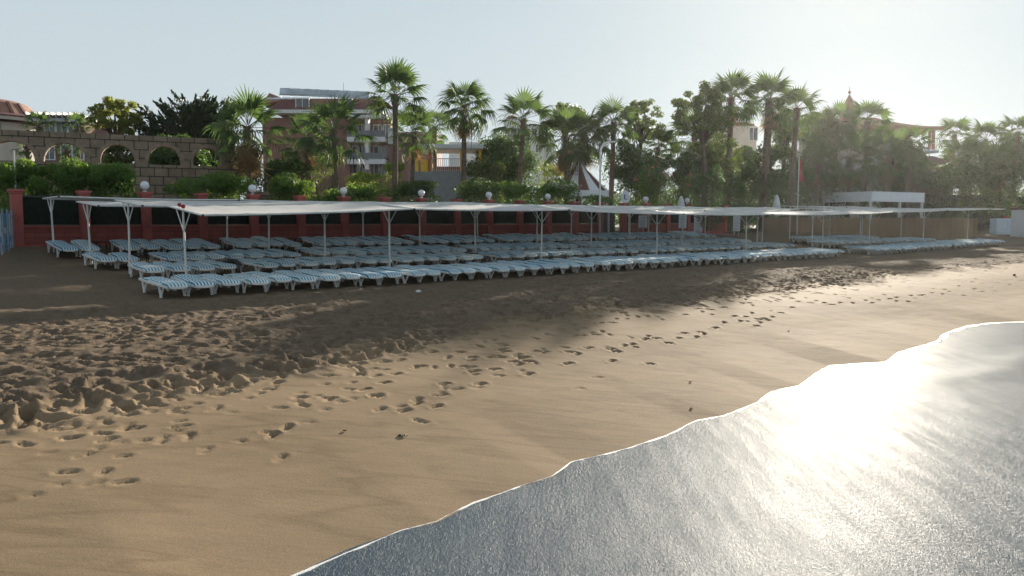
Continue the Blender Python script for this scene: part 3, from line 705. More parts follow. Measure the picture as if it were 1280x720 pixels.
# ------------------------------------------------------------------ shade canopies
def canopy(label, vpost, us, zs, tilt, half=1.42, ext=0.5, extra_end=0.0):
    u0 = us[0]; zb = gz(u0, vpost); root = empty('shade_canopy', (*W(u0, vpost), zb), TH, label, 'shade canopy', 'shade canopies over the lounger rows')
    fr = MB(); bk = MB(); P = []
    for u, z, t in zip(us, zs, tilt): P.append((u - u0, z - zb, t))
    if extra_end: P.append((us[-1] - u0 + extra_end, zs[-1] - zb + .03, tilt[-1]))
    front = [Vector((x, -half, z)) for x, z, t in P]; back = [Vector((x, half, z + t)) for x, z, t in P]
    def saggy(L):
        out = []
        for a, b in zip(L, L[1:]):
            for k in range(6):
                s = k / 6; p = a.lerp(b, s); p.z -= .035 * 4 * s * (1 - s); out.append(p)
        return out + [L[-1]]
    f2, b2 = saggy(front), saggy(back)
    fr.tube(f2, .032, 6).build('front_rail', M['rail_paint'], root); bk.tube(b2, .030, 6).build('back_rail', M['rail_paint'], root)
    for i, (x, z, t) in enumerate(P):
        cb = MB(); cb.tube([front[i] + Vector((0, -.12, -.005)), back[i] + Vector((0, .12, .005))], .030, 6); o = cb.build('crossbar', M['rail_paint'], root)
        e = MB(); e.tube([front[i] + Vector((0, -.165, -.005)), front[i] + Vector((0, -.12, -.005))], .036, 6); e.build('end_cap', M['black_plastic'], o)
        if i >= len(us): continue
        gl = gz(us[i], vpost) - zb; zt = z + t / 2 - .02; lean = random.uniform(-.06, .06)
        p = MB(); p.tube([(x + lean, 0, gl - .1), (x + lean * .4, 0, gl + .9), (x, 0, zt)], [.042, .036, .030], 7); po = p.build('post', M['rail_paint'], root)
        for sy in (-1, 1):
            b = MB(); b.tube([(x + lean * .1, 0, zt - .62), (x, sy * .55, zt + sy * .55 * t / (2 * half) - .01)], .019, 5); b.build('brace', M['rail_paint'], po)
    for i in range(len(P) - 1):
        nx, ny = 17, 7; V = []
        for a in range(nx):
            s = a / (nx - 1)
            k = min(i * 6 + s * 6, (len(P) - 1) * 6 - 1e-6); i0 = int(k); fpt = f2[i0].lerp(f2[i0 + 1], k - i0); bpt = b2[i0].lerp(b2[i0 + 1], k - i0)
            for b in range(ny):
                r = .01 + (b / (ny - 1)) * .92 ; p = fpt.lerp(bpt, r)
                p.z += .025 - .085 * math.sin(math.pi * r) * (0.5 + .5 * math.sin(math.pi * s)) + .012 * math.sin(s * 40 + b)
                if b == ny - 1: p.z -= .01; p.y -= .04 * abs(math.sin(s * math.pi * 8))
                V.append(p)
        V2 = V + [p - Vector((0, 0, .004)) for p in V]; n = len(V); Fq = []
        for a in range(nx - 1):
            for b in range(ny - 1):
                q = a * ny + b; Fq += [(q, q + ny, q + ny + 1, q + 1), (q + n, q + 1 + n, q + ny + 1 + n, q + ny + n)]
        link_mesh('cloth_panel', V2, Fq, M['canopy'], root, smooth=True)
        tm = MB(); zz = []
        for a in range(nx):
            p = V[a * ny + ny - 1]; s = a / (nx - 1); k = min(i * 6 + s * 6, (len(P) - 1) * 6 - 1e-6); i0 = int(k); bpt = b2[i0].lerp(b2[i0 + 1], k - i0); zz.append(p if a % 2 else bpt)
        tm.tube(zz, .007, 4); tm.build('lacing', M['white_paint'], root)
    return root
canopy('long white canopy over the front row, nearest to the water', 24.1, [8.3, 15.4, 22.8, 30.3, 37.9, 46.2, 52.4, 61.0, 69.5], [3.157, 3.40, 3.43, 3.31, 3.33, 3.40, 3.56, 3.74, 3.92], [.31, .28, .24, .22, .2, .2, .17, .14, .1], extra_end=3.6)
canopy('white canopy over the second row, just behind the front canopy', 27.3, [7.7, 14.6, 21.8, 29.2, 36.6, 44.2], [3.46, 3.52, 3.60, 3.55, 3.56, 3.60], [.22] * 6, half=1.3, extra_end=1.4)
canopy('white canopy over the third row, midway to the red wall', 30.6, [7.3, 13.9, 21.2, 28.6, 36.0, 43.4, 50.2], [3.50, 3.60, 3.68, 3.66, 3.68, 3.72, 3.78], [.18] * 7, half=1.3, extra_end=2.4)
canopy('white canopy over the last row, right against the red wall', 33.6, [6.8, 13.4, 20.0, 27.0, 34.2, 41.4], [3.87, 3.86, 3.86, 3.86, 3.88, 3.90], [-.03, .02, .05, .08, .08, .08], half=1.15, extra_end=3.0)
canopy('short white canopy on the far right, second from the water', 27.6, [51.5, 58.5, 65.5], [3.72, 3.82, 3.92], [.15, .12, .1], half=1.3, extra_end=.6)
canopy('short white canopy on the far right beside the flagpole', 31.0, [54.5, 60.5, 66.0], [4.02, 4.05, 4.08], [.12] * 3, half=1.2)
# two red pegs on the front canopy bar
for i, px in enumerate((224.5, 229.0)):
    x, y, z = at_v(px, 257.6 + i * 1.6, 24.6 - .5 * i); mb = MB(); mb.lathe([(0, -.07), (.05, -.06), (.085, 0), (.07, .06), (.03, .09), (0, .1)], 9)
    for k in range(4): mb.tube([(0, 0, .02), (.09 * math.cos(k * 1.6), .09 * math.sin(k * 1.6), .07 * (1 if k % 2 else -.5))], [.03, .012], 5)
    o = mb.build('cloth_bundle', M['maroon_red'], smooth=True); o.location = (x, y, 3.0 + .5 + (-.03 if i else .02)); o.rotation_euler = (.3 * i, .5, i)
    o.scale = (.75, .75, .75); o.location.z = 3.157 + .31 * ((24.6 - .5 * i) - 22.68) / 2.84 + .10
    tag(o, ['left one of two dark red cloth bundles tied on the front canopy bar', 'right one of two dark red cloth bundles tied on the front canopy bar'][i], 'cloth', 'red bundles on the canopy bar')

# ------------------------------------------------------------------ red garden wall
VWALL = 35.4; SP = 2.33
def garden_wall(label, k0, k1):
    u0 = 6.0 + SP * k0; zb = 1.95; root = empty('garden_wall', (*W(u0, VWALL), zb), TH, label, 'wall'); L = SP * (k1 - k0)
    w = MB(); w.box((L / 2, 0, .32), (L - .02, .24, .96)); w.build('low_wall', M['red_brick'], root)
    c = MB(); c.box((L / 2, 0, .83), (L - .02, .34, .07)); c.build('coping', M['red_plain'], root, bevel=.01)
    pl = MB(); pl.box((L / 2, 0, .02), (L, .33, .2)); pl.build('plinth', M['red_plain'], root, bevel=.01)
    for k in range(k0, k1 + 1):
        x = SP * (k - k0); p = MB(); p.box((x, 0, .98), (.36, .40, 2.2)); po = p.build('pillar', M['red_plain'], root, bevel=.012)
        q = MB(); q.box((x, 0, 2.12), (.42, .46, .08)); q.box((x, 0, 2.2), (.50, .54, .09)); q.build('pillar_cap', M['red_plain'], po, bevel=.012)
        if k < k1:
            f = MB(); x0, x1 = x + .19, x + SP - .19
            f.box(((x0 + x1) / 2, 0.03, 1.42), (x1 - x0, .012, 1.08), m=0)
            f.box(((x0 + x1) / 2, 0, 1.985), (x1 - x0, .04, .04), m=1); f.box(((x0 + x1) / 2, 0, .90), (x1 - x0, .04, .03), m=1)
            f.build('fence_panel', [M['net'], M['dark_metal']], root)  # hedge shade is put into the near-black net colour
garden_wall('long red block wall with pillars left of the gate', 0, 14)
garden_wall('red block wall with pillars right of the gate', 15, 20)
for i, k in enumerate((2, 4, 6, 8, 10, 12, 16, 18)):
    x, y = W(6.0 + SP * k, VWALL); root = empty('globe_lamp', (x, y, 4.195), 0, f'white globe lamp on the red wall, {ordinal(i + 1)} from the left' if i < 6 else ['white globe lamp on the red wall just right of the gate', 'rightmost white globe lamp, above the row of notice boards'][i - 6], 'lamp', 'globe lamps along the red wall')
    b = MB(); b.lathe([(.0, 0), (.09, 0), (.09, .04), (.05, .07), (.05, .10), (.0, .10)], 14); b.build('lamp_base', M['grey_metal'], root, smooth=False)
    g = MB(); g.lathe([(.185 * math.cos(a), .27 + .185 * math.sin(a)) for a in np.linspace(-1.5, 1.5707, 14)], 20); g.build('globe', M['globe'], root, smooth=True)

# gate in the wall
gx = 6.0 + SP * 14.5; root = empty('garden_gate', (*W(gx, 35.45), 2.05), TH, 'dark metal gate standing in the gap of the red wall', 'gate')
mb = MB(); mb.box((-.48, .1, .98), (.9, .04, 1.85)); mb.build('gate_leaf', M['dark_metal'], root); mb = MB(); mb.box((.5, .55, .98), (.04, .9, 1.85)); mb.build('gate_leaf', M['dark_metal'], root)
mb = MB(); mb.tube([(-.38, -.12, 0), (-.38, -.12, 1.55)], .06, 8); mb.build('gate_post', M['white_paint'], root)
mb = MB(); mb.tube([(1.42, -.35, -.05), (1.42, -.35, 1.5)], .06, 8); mb.build('gate_post', M['white_paint'], root)
root = empty('entrance_steps', (*W(gx + .2, 34.7), 1.7), TH, 'low grey concrete steps leading up to the wall gate', 'steps')
mb = MB(); mb.box((0, .18, .16), (3.0, .7, .36)); mb.build('step', M['grey_concrete'], root, bevel=.01)
mb = MB(); mb.box((0, -.42, .06), (3.4, .5, .2)); mb.build('step', M['grey_concrete'], root, bevel=.01)

# notice boards
def board(px, py, w, h, d_v, label, lines, frame=False):
    x, y, z = at_v(px, py, d_v); s = y / 1000; w *= s; h *= s; g = gxy(x, y)
    root = empty('notice_board', (x, y, g), R(8), label, 'sign', 'notice boards in front of the red wall')
    p = MB(); p.box((0, 0, z - g), (w, .03, h)); po = p.build('panel', M['sign_white'], root, bevel=.004)
    l = MB()
    for k in range(lines):
        zz = z - g + h * (.5 - (k + .8) / (lines + .6))
        if lines <= 6: l.box((0, -.0175, zz), (w * .96, .005, .018))
        l.box((-w * .04 * (k % 3), -.0175, zz - h * .07), (w * (.62 - .13 * (k % 2)), .005, h * .022))
    l.build('print_lines', M['sign_ink'], po)
    for sx in (-.3, .3) if frame else (.05,):
        q = MB(); q.tube([(sx * w, .03, -.1), (sx * w, .03, z - g)], .025, 6); q.build('post', M['rail_paint'], root)
board(803.5, 277, 11.0, 15.5, 34.9, 'plain white notice board nearest the gate, on one leg', 8)
board(853.3, 277, 10.0, 16.5, 34.6, 'white notice board in the middle, printed with fine text', 9)
board(872.8, 278.5, 11.0, 21.5, 34.2, 'tall white notice board with dark bars, left of a twin', 5, True)
board(920.8, 278.5, 9.0, 20.5, 33.9, 'tall barred notice board standing alone beside dark hedge', 5, True)
x, y, z = at_v(782, 247, 36.0); root = empty('round_sign', (x, y, 2.1), R(-15), 'white oval sign on a short pole above the gate', 'sign')
mb = MB(); mb.lathe([(0, -.02), (.30, -.02), (.32, 0), (.30, .02), (0, .02)], 24); o = mb.build('sign_disc', M['sign_white'], root); o.rotation_euler = (R(90), 0, 0); o.location = (0, 0, z - 2.1); o.scale = (.95, 1.45, 1)
mb = MB(); mb.box((-.06, -.03, z - 2.1 + .05), (.10, .012, .34)); mb.box((.06, -.03, z - 2.1 - .12), (.14, .012, .05)); mb.build('symbol', M['sign_ink'], root)
mb = MB(); mb.tube([(0, .05, 0), (0, .05, z - 2.3)], .045, 8); mb.build('pole', M['grey_metal'], root)

# closed parasols
for px, py, Yd, lab in ((851.5, 253, 58, 'closed white parasol rising behind the middle notice board'), (971, 251, 68, 'closed white parasol beside the white kiosk roof')):
    x, y, z = at_y(px, py - 7, Yd); g = gxy(x, y); h = z - g; root = empty('closed_parasol', (x, y, g), 0, lab, 'parasol', 'closed white parasols')
    mb = MB(); mb.tube([(0, 0, 0), (0, 0, h)], .03, 8); mb.build('pole', M['grey_metal'], root)
    mb = MB(); V = []
    prof = [(.06, h + .05), (.16, h - .25), (.26, h - .8), (.34, h - 1.4), (.28, h - 1.75), (.05, h - 1.78)]
    mb.lathe(prof, 18); mb.V = [(v[0] * (1 + .18 * (i % 2)), v[1] * (1 + .18 * (i % 2)), v[2]) for i, v in enumerate(mb.V)]; mb.build('folded_cloth', M['tent_white'], root, smooth=True)

# beach screen with banners at the left edge
x0, y0, z0 = at_y(-14, 322, 26.0); x1, y1, z1 = at_y(22, 311, 31.0); ang = math.atan2(y1 - y0, x1 - x0); L = math.hypot(x1 - x0, y1 - y0); gb = gxy((x0 + x1) / 2, (y0 + y1) / 2)
root = empty('banner_screen', (x0, y0, gb), ang, 'blue and white slatted screen standing at the left edge', 'screen')
nb = 12
for i in range(nb + 1):
    xx = L * i / nb
    if i % 2 == 0: mb = MB(); mb.box((xx, 0, .85), (.16, .05, 1.55)); mb.build('slat', M['blue_grey_board'], root, bevel=.006)
for i in range(nb // 2):
    mb = MB(); mb.box((L * (2 * i + 1) / nb, .03, .82), (L / nb * 1.1, .012, 1.30)); po = mb.build('banner', [M['pale_blue'], M['blue_board']][i % 2], root)
    mb = MB(); mb.box((L * (2 * i + 1) / nb, .022, .55 + .3 * (i % 2)), (L / nb * .8, .006, .22)); mb.build('banner_band', [M['blue_board'], M['sign_white']][i % 2], po)
mb = MB(); mb.box((L / 2, .07, 1.4), (L, .04, .07)); mb.box((L / 2, .07, .3), (L, .04, .07)); mb.build('crossrail', M['blue_grey_board'], root)
for i in (0.03, .5, .97): mb = MB(); mb.tube([(L * i, .07, -.15), (L * i, .07, .4)], .03, 6); mb.build('leg', M['grey_metal'], root)
x, y = at_z(4, 334, 1.22); g = gxy(x, y); root = empty('umbrella_base', (x, y, g), 0, 'round grey concrete base with a metal stub on the sand', 'base')
mb = MB(); mb.lathe([(0, -.05), (.45, -.05), (.46, .03), (.38, .09), (0, .1)], 20); mb.build('weight', M['grey_concrete'], root, bevel=.01); mb = MB(); mb.tube([(0, 0, .08), (0, 0, .55)], .03, 8); mb.build('pole', M['rail_paint'], root)
x, y, z = at_v(17, 188, 37.2); mb = MB(); mb.tube([(0, 0, 0), (0, 0, z - 2.2)], [.04, .03], 8); mb.lathe([(.0, 0), (.1, 0), (.1, .03), (0, .03)], 10)
o = mb.build('thin_pole', M['rail_paint']); o.location = (x, y, 2.2); tag(o, 'thin pale pole standing in the hedge above the leftmost pillar', 'pole')

# ------------------------------------------------------------------ stone arcade
A1 = Vector((*at_y(293, 175, 41.0)[:2], 0)); A0 = Vector((A1.x - 2.04 * 6.3, A1.y - 6.3, 0)); D = (A1 - A0); LA = D.length; angA = math.atan2(D.y, D.x)
zt = at_y(293, 175, 41.0)[2]
root = empty('stone_arcade', (A0.x, A0.y, 2.2), angA, 'grey brown stone wall with a row of open arches', 'arcade wall')
def arc_x(px):      # distance along the arcade seen at this pixel column
    t = (px - 640) / 1000 * 1.0; dx, dy = D.x / LA, D.y / LA
    return (A0.x - t * A0.y) / (t * dy - dx)
arches = [(arc_x(a), arc_x(b)) for a, b in ((-66, -18), (-5, 50), (61, 114), (131, 173), (190, 229.5), (245, 279.5))]
zs = at_y(263, 208, A0.y + D.y * arc_x(263) / LA)[2] - 2.2; zc = at_y(263, 185.5, A0.y + D.y * arc_x(263) / LA)[2] - 2.2; ztop = zt - 2.2
V = []; Fs = []
TH_ = .55
def panel(mb, poly, m=0): mb.prism(poly, -TH_ / 2, TH_ / 2, m)
wl = MB(); xs = [0.0]
edges = [0] + [e for a in arches for e in a] + [LA]
for i in range(0, len(edges), 2): panel(wl, [(edges[i], zs), (edges[i + 1], zs), (edges[i + 1], ztop - .26), (edges[i], ztop - .26)])
panel(wl, [(0, 0), (LA, 0), (LA, zs - .003), (0, zs - .003)]); panel(wl, [(0, ztop - .257), (LA, ztop - .257), (LA, ztop), (0, ztop)])
for a, b in arches:
    r = (b - a) / 2; c = (a + b) / 2; rise = min(r, zc - zs); spring = max(zs, zc - rise) ; n = 14
    pts = [(c - r * math.cos(math.pi * k / n), spring + (zc - spring) * math.sin(math.pi * k / n)) for k in range(n + 1)]
    for p, q in zip(pts, pts[1:]): panel(wl, [p, q, (q[0], ztop - .26), (p[0], ztop - .26)])
wo = wl.build('arcade_wall', M['stone'], root)
for a, b in arches:
    r = (b - a) / 2; c = (a + b) / 2; rise = min(r, zc - zs); spring = max(zs, zc - rise); n = 11; mb = MB()
    for k in range(n):
        t0, t1 = math.pi * (k + .03) / n, math.pi * (k + .97) / n; ho = zc - spring
        P = [(c - r * math.cos(t0), spring + ho * math.sin(t0)), (c - r * math.cos(t1), spring + ho * math.sin(t1)), (c - (r + .17) * math.cos(t1), spring + (ho + .15) * math.sin(t1)), (c - (r + .17) * math.cos(t0), spring + (ho + .15) * math.sin(t0))]
        mb.prism(P, -TH_ / 2 - .02 - .006 * (k % 2), TH_ / 2 + .02)
    mb.build('arch_ring', M['stone_plain'], root)
mb = MB(); mb.box((LA + 1.6, .5, 1.0), (1.9, .5, 2.6)); mb.build('end_pier', M['stone'], root)

# ------------------------------------------------------------------ far buildings
def win(mb_parent, c, w, h, root, glass='glass', frame='white_paint', d=.12):
    f = MB(); cx, cy, cz = c
    f.box((cx - w / 2, cy, cz), (.1, d, h + .1)); f.box((cx + w / 2, cy, cz), (.1, d, h + .1)); f.box((cx, cy, cz + h / 2), (w - .11, d, .1)); f.box((cx, cy, cz - h / 2), (w - .11, d, .1)); f.box((cx, cy, cz), (.07, d * .8, h - .1))
    fo = f.build('window', M[frame], root); g = MB(); g.box((cx, cy + .01, cz), (w - .1, .03, h - .1)); g.build('pane', M[glass], fo)
# hotel with red mansard roof and solar collectors
YH = 105.0; s = YH / 1000
def hx(px): return (px - 436) * s
def hz(py): return at_y(436, py, YH)[2] - 2.3
root = empty('hotel_building', (*at_y(436, 200, YH)[:2], 2.3), 0, 'large hotel with red mansard roof, balconies and solar collectors', 'hotel')
wall = MB(); wall.box(((hx(330) + hx(437)) / 2, 4, hz(147) / 2), (hx(437) - hx(330), 8, hz(147))); wall.box(((hx(437) + hx(485)) / 2, 5.2, hz(147) / 2), (hx(485) - hx(437) - .01, 6, hz(147))); wall.box(((hx(485) + hx(545)) / 2, 4.1, hz(165) / 2), (hx(545) - hx(485), 8, hz(165))); wall.build('wall', M['pink_wall'], root)
wh = MB(); wh.box(((hx(485) + hx(494)) / 2, -.05, (hz(160) + hz(180)) / 2), (hx(494) - hx(485), .1, hz(160) - hz(180))); wh.build('wall_panel', M['far_white'], root)
rf = MB(); b0, b1 = hz(139), hz(122); xa, xb = hx(338), hx(478)
rf.add([(xa, -.8, b0), (xb, -.8, b0), (xb, 9, b0), (xa, 9, b0), (xa + 1.6, .8, b1), (xb - 1.6, .8, b1), (xb - 1.6, 8, b1), (xa + 1.6, 8, b1)], [(0, 1, 5, 4), (1, 2, 6, 5), (2, 3, 7, 6), (3, 0, 4, 7), (4, 5, 6, 7), (3, 2, 1, 0)])
rfo = rf.build('roof', M['roof_red'], root)
gb = MB(); gb.add([(hx(323), 2, hz(128)), (hx(334), 2, hz(113)), (hx(356), 2, hz(122)), (hx(323), 9, hz(128)), (hx(334), 9, hz(113)), (hx(356), 9, hz(122))], [(0, 2, 1), (3, 4, 5), (0, 1, 4, 3), (1, 2, 5, 4)]); gb.build('gable', M['roof_brown'], rfo)
g2 = MB(); g2.add([(hx(458), 1, hz(122)), (hx(462), 4, hz(113)), (hx(484), 1, hz(127)), (hx(458), 8, hz(122)), (hx(462), 8, hz(113)), (hx(484), 8, hz(127))], [(0, 2, 1), (3, 4, 5), (0, 1, 4, 3), (1, 2, 5, 4)]); g2.build('gable', M['roof_red'], rfo)
ed = MB(); ed.box(((xa + xb) / 2 - .3, -.5, hz(141)), (xb - xa + 1.2, 1.8, .45)); ed.box(((hx(433) + hx(486)) / 2, -1.0, hz(147.5)), (hx(486) - hx(433), 1.6, .35)); ed.build('eave', M['far_white'], root)
for px in (381, 434): win(None, (hx(px), -.35, hz(131)), 1.7, 1.5, root)
for py in (175.5, 203): 
    b = MB(); b.box(((hx(437) + hx(459)) / 2, -.7, hz(py)), (hx(459) - hx(437), 1.6, .62)); b.box(((hx(463) + hx(483)) / 2, -.7, hz(py)), (hx(483) - hx(463), 1.6, .62)); bo = b.build('balcony', M['far_white'], root)
    r_ = MB(); r_.box(((hx(437) + hx(483)) / 2, -1.42, hz(py - 6.5)), (hx(483) - hx(437), .05, .9)); r_.build('balcony_glass', M['glass'], bo)
for py in (163, 190, 212):
    for px, w in ((443, 1.2), (452, 1.4), (470, 1.3), (479, 1.0)): win(None, (hx(px), 2.05, hz(py)), w, 1.9, root)
c = MB(); c.box((hx(461), -.7, hz(180)), (.42, 1.4, hz(148) - hz(214))); c.build('column', M['far_white'], root)
for i in range(9):
    sp_ = MB(); x = hx(352) + (hx(462) - hx(352)) * (i + .5) / 9; z = hz(113.2) - i * .055
    sp_.add([(x - .66, 0, z - .55), (x + .62, 0, z - .55), (x + .50, .9, z + .48), (x - .78, .9, z + .48), (x - .66, 0.04, z - .60), (x + .62, 0.04, z - .60), (x + .50, .94, z + .43), (x - .78, .94, z + .43)], [(0, 1, 2, 3), (7, 6, 5, 4), (0, 4, 5, 1), (1, 5, 6, 2), (2, 6, 7, 3), (3, 7, 4, 0)])
    so_ = sp_.build('solar_collector', M['solar'], root); q = MB(); q.beam((x + .64, 0, z - .55), (x + .52, .92, z + .48), .06, .06); q.beam((x - .6, .5, z - .1), (x - .6, .6, hz(122)), .05, .05); q.build('collector_frame', M['grey_metal'], so_)
q = MB(); q.box(((hx(352) + hx(464)) / 2, .02, hz(117.2)), (hx(464) - hx(352), .08, .10)); q.build('collector_rail', M['grey_metal'], root)
for i in range(6):
    x = hx(330) + i * 1.0; q = MB(); q.add([(x, -.2, hz(124.5) + i * .02), (x + .9, -.2, hz(124.5)), (x + 1.3, .5, hz(121)), (x + .4, .5, hz(121))], [(0, 1, 2, 3)]); q.build('solar_collector', M['solar'], root)
a = MB(); a.tube([(hx(428), 1.5, hz(122)), (hx(428), 1.5, hz(101))], .035, 5); a.build('antenna', M['dark_metal'], root)

# round tower building on the far left
YB = 88.0; xb_, yb_, _ = at_y(-18, 150, YB); root = empty('round_building', (xb_, yb_, 2.3), 0, 'round cream building with a brown sloping roof at left edge', 'building')
bz = lambda py: at_y(0, py, YB - 4)[2] - 2.3; sb = YB / 1000 * .95
mb = MB(); mb.lathe([(62 * sb, 0), (62 * sb, bz(151))], 40); mb.build('wall', M['cream'], root, smooth=True)
mb = MB(); mb.lathe([(60 * sb, bz(147.5)), (78 * sb, bz(149)), (79 * sb, bz(144.5)), (76 * sb, bz(142.5)), (62 * sb, bz(141))], 40); mb.build('balcony', M['cream'], root)
mb = MB(); mb.lathe([(61 * sb, bz(139.5)), (50 * sb, bz(124)), (38 * sb, bz(119.5)), (0, bz(117.5))], 40); rfo = mb.build('roof', M['roof_brown'], root)
for a in np.linspace(-2.6, -.2, 9):
    mb = MB(); mb.beam((61.4 * sb * math.cos(a), 61.4 * sb * math.sin(a), bz(139.3)), (50.4 * sb * math.cos(a), 50.4 * sb * math.sin(a), bz(123.8)), .3, .18); mb.build('roof_rib', M['roof_red'], rfo)
mb = MB(); mb.lathe([(80 * sb, bz(144.8)), (81 * sb, bz(143.6)), (63 * sb, bz(139.2)), (62 * sb, bz(140))], 40); mb.build('roof_edge', M['roof_red'], rfo)
for a in (-1.95, -1.55, -1.2, -.9):
    cx, cy = 62.2 * sb * math.cos(a), 62.2 * sb * math.sin(a); f = MB(); f.box((cx, cy, bz(158)), (1.5, .2, 1.6), rz=a + math.pi / 2); fo = f.build('window', M['dark_metal'], root); g = MB(); g.box((cx * 1.01, cy * 1.01, bz(158)), (1.2, .2, 1.3), rz=a + math.pi / 2); g.build('pane', M['glass'], fo)
a = -1.35; f = MB(); f.box((59 * sb * math.cos(a), 59 * sb * math.sin(a), bz(131)), (1.6, .8, 1.5), rz=a + math.pi / 2); f.build('dormer', M['dark_metal'], root)
f = MB(); f.box((77 * sb * math.cos(a) * .93, 77 * sb * math.sin(a) * .93, bz(136)), (.9, .5, .8), rz=a + math.pi / 2); f.build('air_conditioner', M['ac_grey'], root)
# low hotel wing behind the arcade
YL = 78.0; sl = YL / 1000; root = empty('hotel_wing', (*at_y(76, 170, YL)[:2], 2.3), R(6), 'low red hotel wing with white roof slab behind the arcade', 'building')
lz = lambda py: at_y(76, py, YL)[2] - 2.3
mb = MB(); mb.box((0, 3, lz(153) / 2), (56 * sl, 6, lz(153))); mb.build('wall', M['pink_wall'], root)
mb = MB(); mb.box((0, 2.6, lz(151)), (62 * sl, 7.6, .35)); mb.build('roof_slab', M['far_white'], root)
mb = MB()
for k in range(9): mb.box((-2.2 + k * .55, .5, lz(146.5)), (.06, 5, .5))
mb.box((0, -1.0, lz(145.5)), (60 * sl, .1, .1)); mb.build('roof_pergola', M['dark_metal'], root)
for px, py in ((-12, 160), (2, 160), (16, 160), (-14, 190), (6, 190), (20, 190)): win(None, (px * sl, -.05, lz(py)), 1.0, 1.5, root)
mb = MB(); mb.box((0, -.12, lz(175)), (50 * sl, .3, .5)); mb.build('balcony', M['far_white'], root)

# yellow pavilion on a raised platform
YP = 60.0; s_ = YP / 1000; root = empty('pool_pavilion', (*at_y(560, 225, YP)[:2], 2.3), R(4), 'yellow pool pavilion with flat pale roof on a grey platform', 'pavilion')
pz = lambda py: at_y(560, py, YP)[2] - 2.3; pxx = lambda px: (px - 560) * s_
mb = MB(); mb.box(((pxx(512) + pxx(588)) / 2, 2, pz(215) / 2), (pxx(588) - pxx(512), 5, pz(215))); mb.build('platform', M['grey_concrete'], root, bevel=.02)
mb = MB(); mb.box(((pxx(526) + pxx(541)) / 2, .6, (pz(199) + pz(215)) / 2 + .003), (pxx(541) - pxx(526), .5, pz(199) - pz(215))); mb.build('counter_wall', M['yellow'], root)
mb = MB(); mb.box(((pxx(518) + pxx(604)) / 2, 2.2, pz(183)), (pxx(604) - pxx(518), 4.6, .32)); mb.build('roof', M['far_white'], root, bevel=.03)
for px, yy in ((521, .4), (537, .4), (577, .4), (600, .4), (537, 4), (577, 4)): mb = MB(); mb.box((pxx(px), yy, (pz(186.2) + pz(215)) / 2), (.22, .22, pz(186.2) - pz(215))); mb.build('column', M['terracotta'] if px == 537 else M['yellow'], root)
mb = MB(); mb.box(((pxx(543) + pxx(576)) / 2, 1.5, (pz(207) + pz(215)) / 2 + .003), (pxx(576) - pxx(543), .8, pz(207) - pz(215))); mb.build('bench', M['terracotta'], root)
def railing(P, Q, h, n, root, name='railing'):
    mb = MB(); P, Q = Vector(P), Vector(Q); up = Vector((0, 0, h)); mb.tube([P + up, Q + up], .03, 5); mb.tube([P + up * .1, Q + up * .1], .02, 5)
    for k in range(n + 1): a = P.lerp(Q, k / n); mb.tube([a, a + up], .018, 4)
    mb.build(name, M['grey_metal'], root)
railing((pxx(541), -.4, pz(215)), (pxx(580), -.4, pz(215)), .95, 16, root)
mb = MB()
for k in range(9): mb.box((pxx(588) + .18 + k * .3, .4, pz(215) - .1 - k * .22), (.32, 1.4, .12))
mb.build('stair', M['grey_concrete'], root); railing((pxx(580), -.4, pz(215)), (pxx(607), -.4, pz(233)), .95, 11, root, 'stair_railing')
# timber ramp rail beside it
root = empty('timber_ramp', (*at_y(483, 232, 57)[:2], 2.3), R(0), 'sloping timber ramp rail rising among the shrubs', 'ramp')
mb = MB(); mb.beam((-1.2, 0, .9), (1.3, .4, 2.7), .12, .2); mb.beam((-1.2, 0, .4), (1.3, .4, 2.1), .12, .12); mb.build('handrail', M['timber'], root); mb = MB()
for k in range(5): x = -1.1 + k * .58; mb.box((x, .1, (.9 + (x + 1.2) * .7) / 2), (.1, .1, .9 + (x + 1.2) * .7))
mb.build('rail_post', M['timber'], root)

# striped tent roof
YT = 57.0; x, y, z = at_y(724, 199, YT); zb_ = at_y(724, 239, YT)[2]; root = empty('striped_tent', (x, y, 2.3), 0, 'round tent with a pointed roof of maroon and white stripes', 'tent')
ht = z - 2.3; hb = zb_ - 2.3; Rt = 2.05
for k in range(16):
    a0, a1 = 2 * math.pi * (k - .3) / 16, 2 * math.pi * (k + .7) / 16; mb = MB(); V = []; nn = 6
    for i in range(nn + 1):
        t = i / nn; r = Rt * (t ** 1.12) + .03; zz = ht - (ht - hb) * t
        V += [(r * math.cos(a0), r * math.sin(a0), zz), (r * math.cos(a1), r * math.sin(a1), zz)]
    V += [(Rt * 1.03 * math.cos(a0), Rt * 1.03 * math.sin(a0), hb - .42), (Rt * 1.03 * math.cos(a1), Rt * 1.03 * math.sin(a1), hb - .42)]
    mb.add(V, [(2 * i, 2 * i + 2, 2 * i + 3, 2 * i + 1) for i in range(nn)], k % 2); mb.add(V, [(2 * nn, 2 * nn + 2, 2 * nn + 3, 2 * nn + 1)], 1)
    o = mb.build('roof_stripe', [M['maroon_cloth'], M['tent_white']], root)
mb = MB(); mb.tube([(0, 0, 0), (0, 0, ht + .25)], .06, 8)
mb.build('mast', M['grey_metal'], root)
for k in range(8): a = 2 * math.pi * k / 8; mb = MB(); mb.tube([(Rt * math.cos(a), Rt * math.sin(a), 0), (Rt * math.cos(a), Rt * math.sin(a), hb - .02)], .05, 6); mb.build('post', M['white_paint'], root)

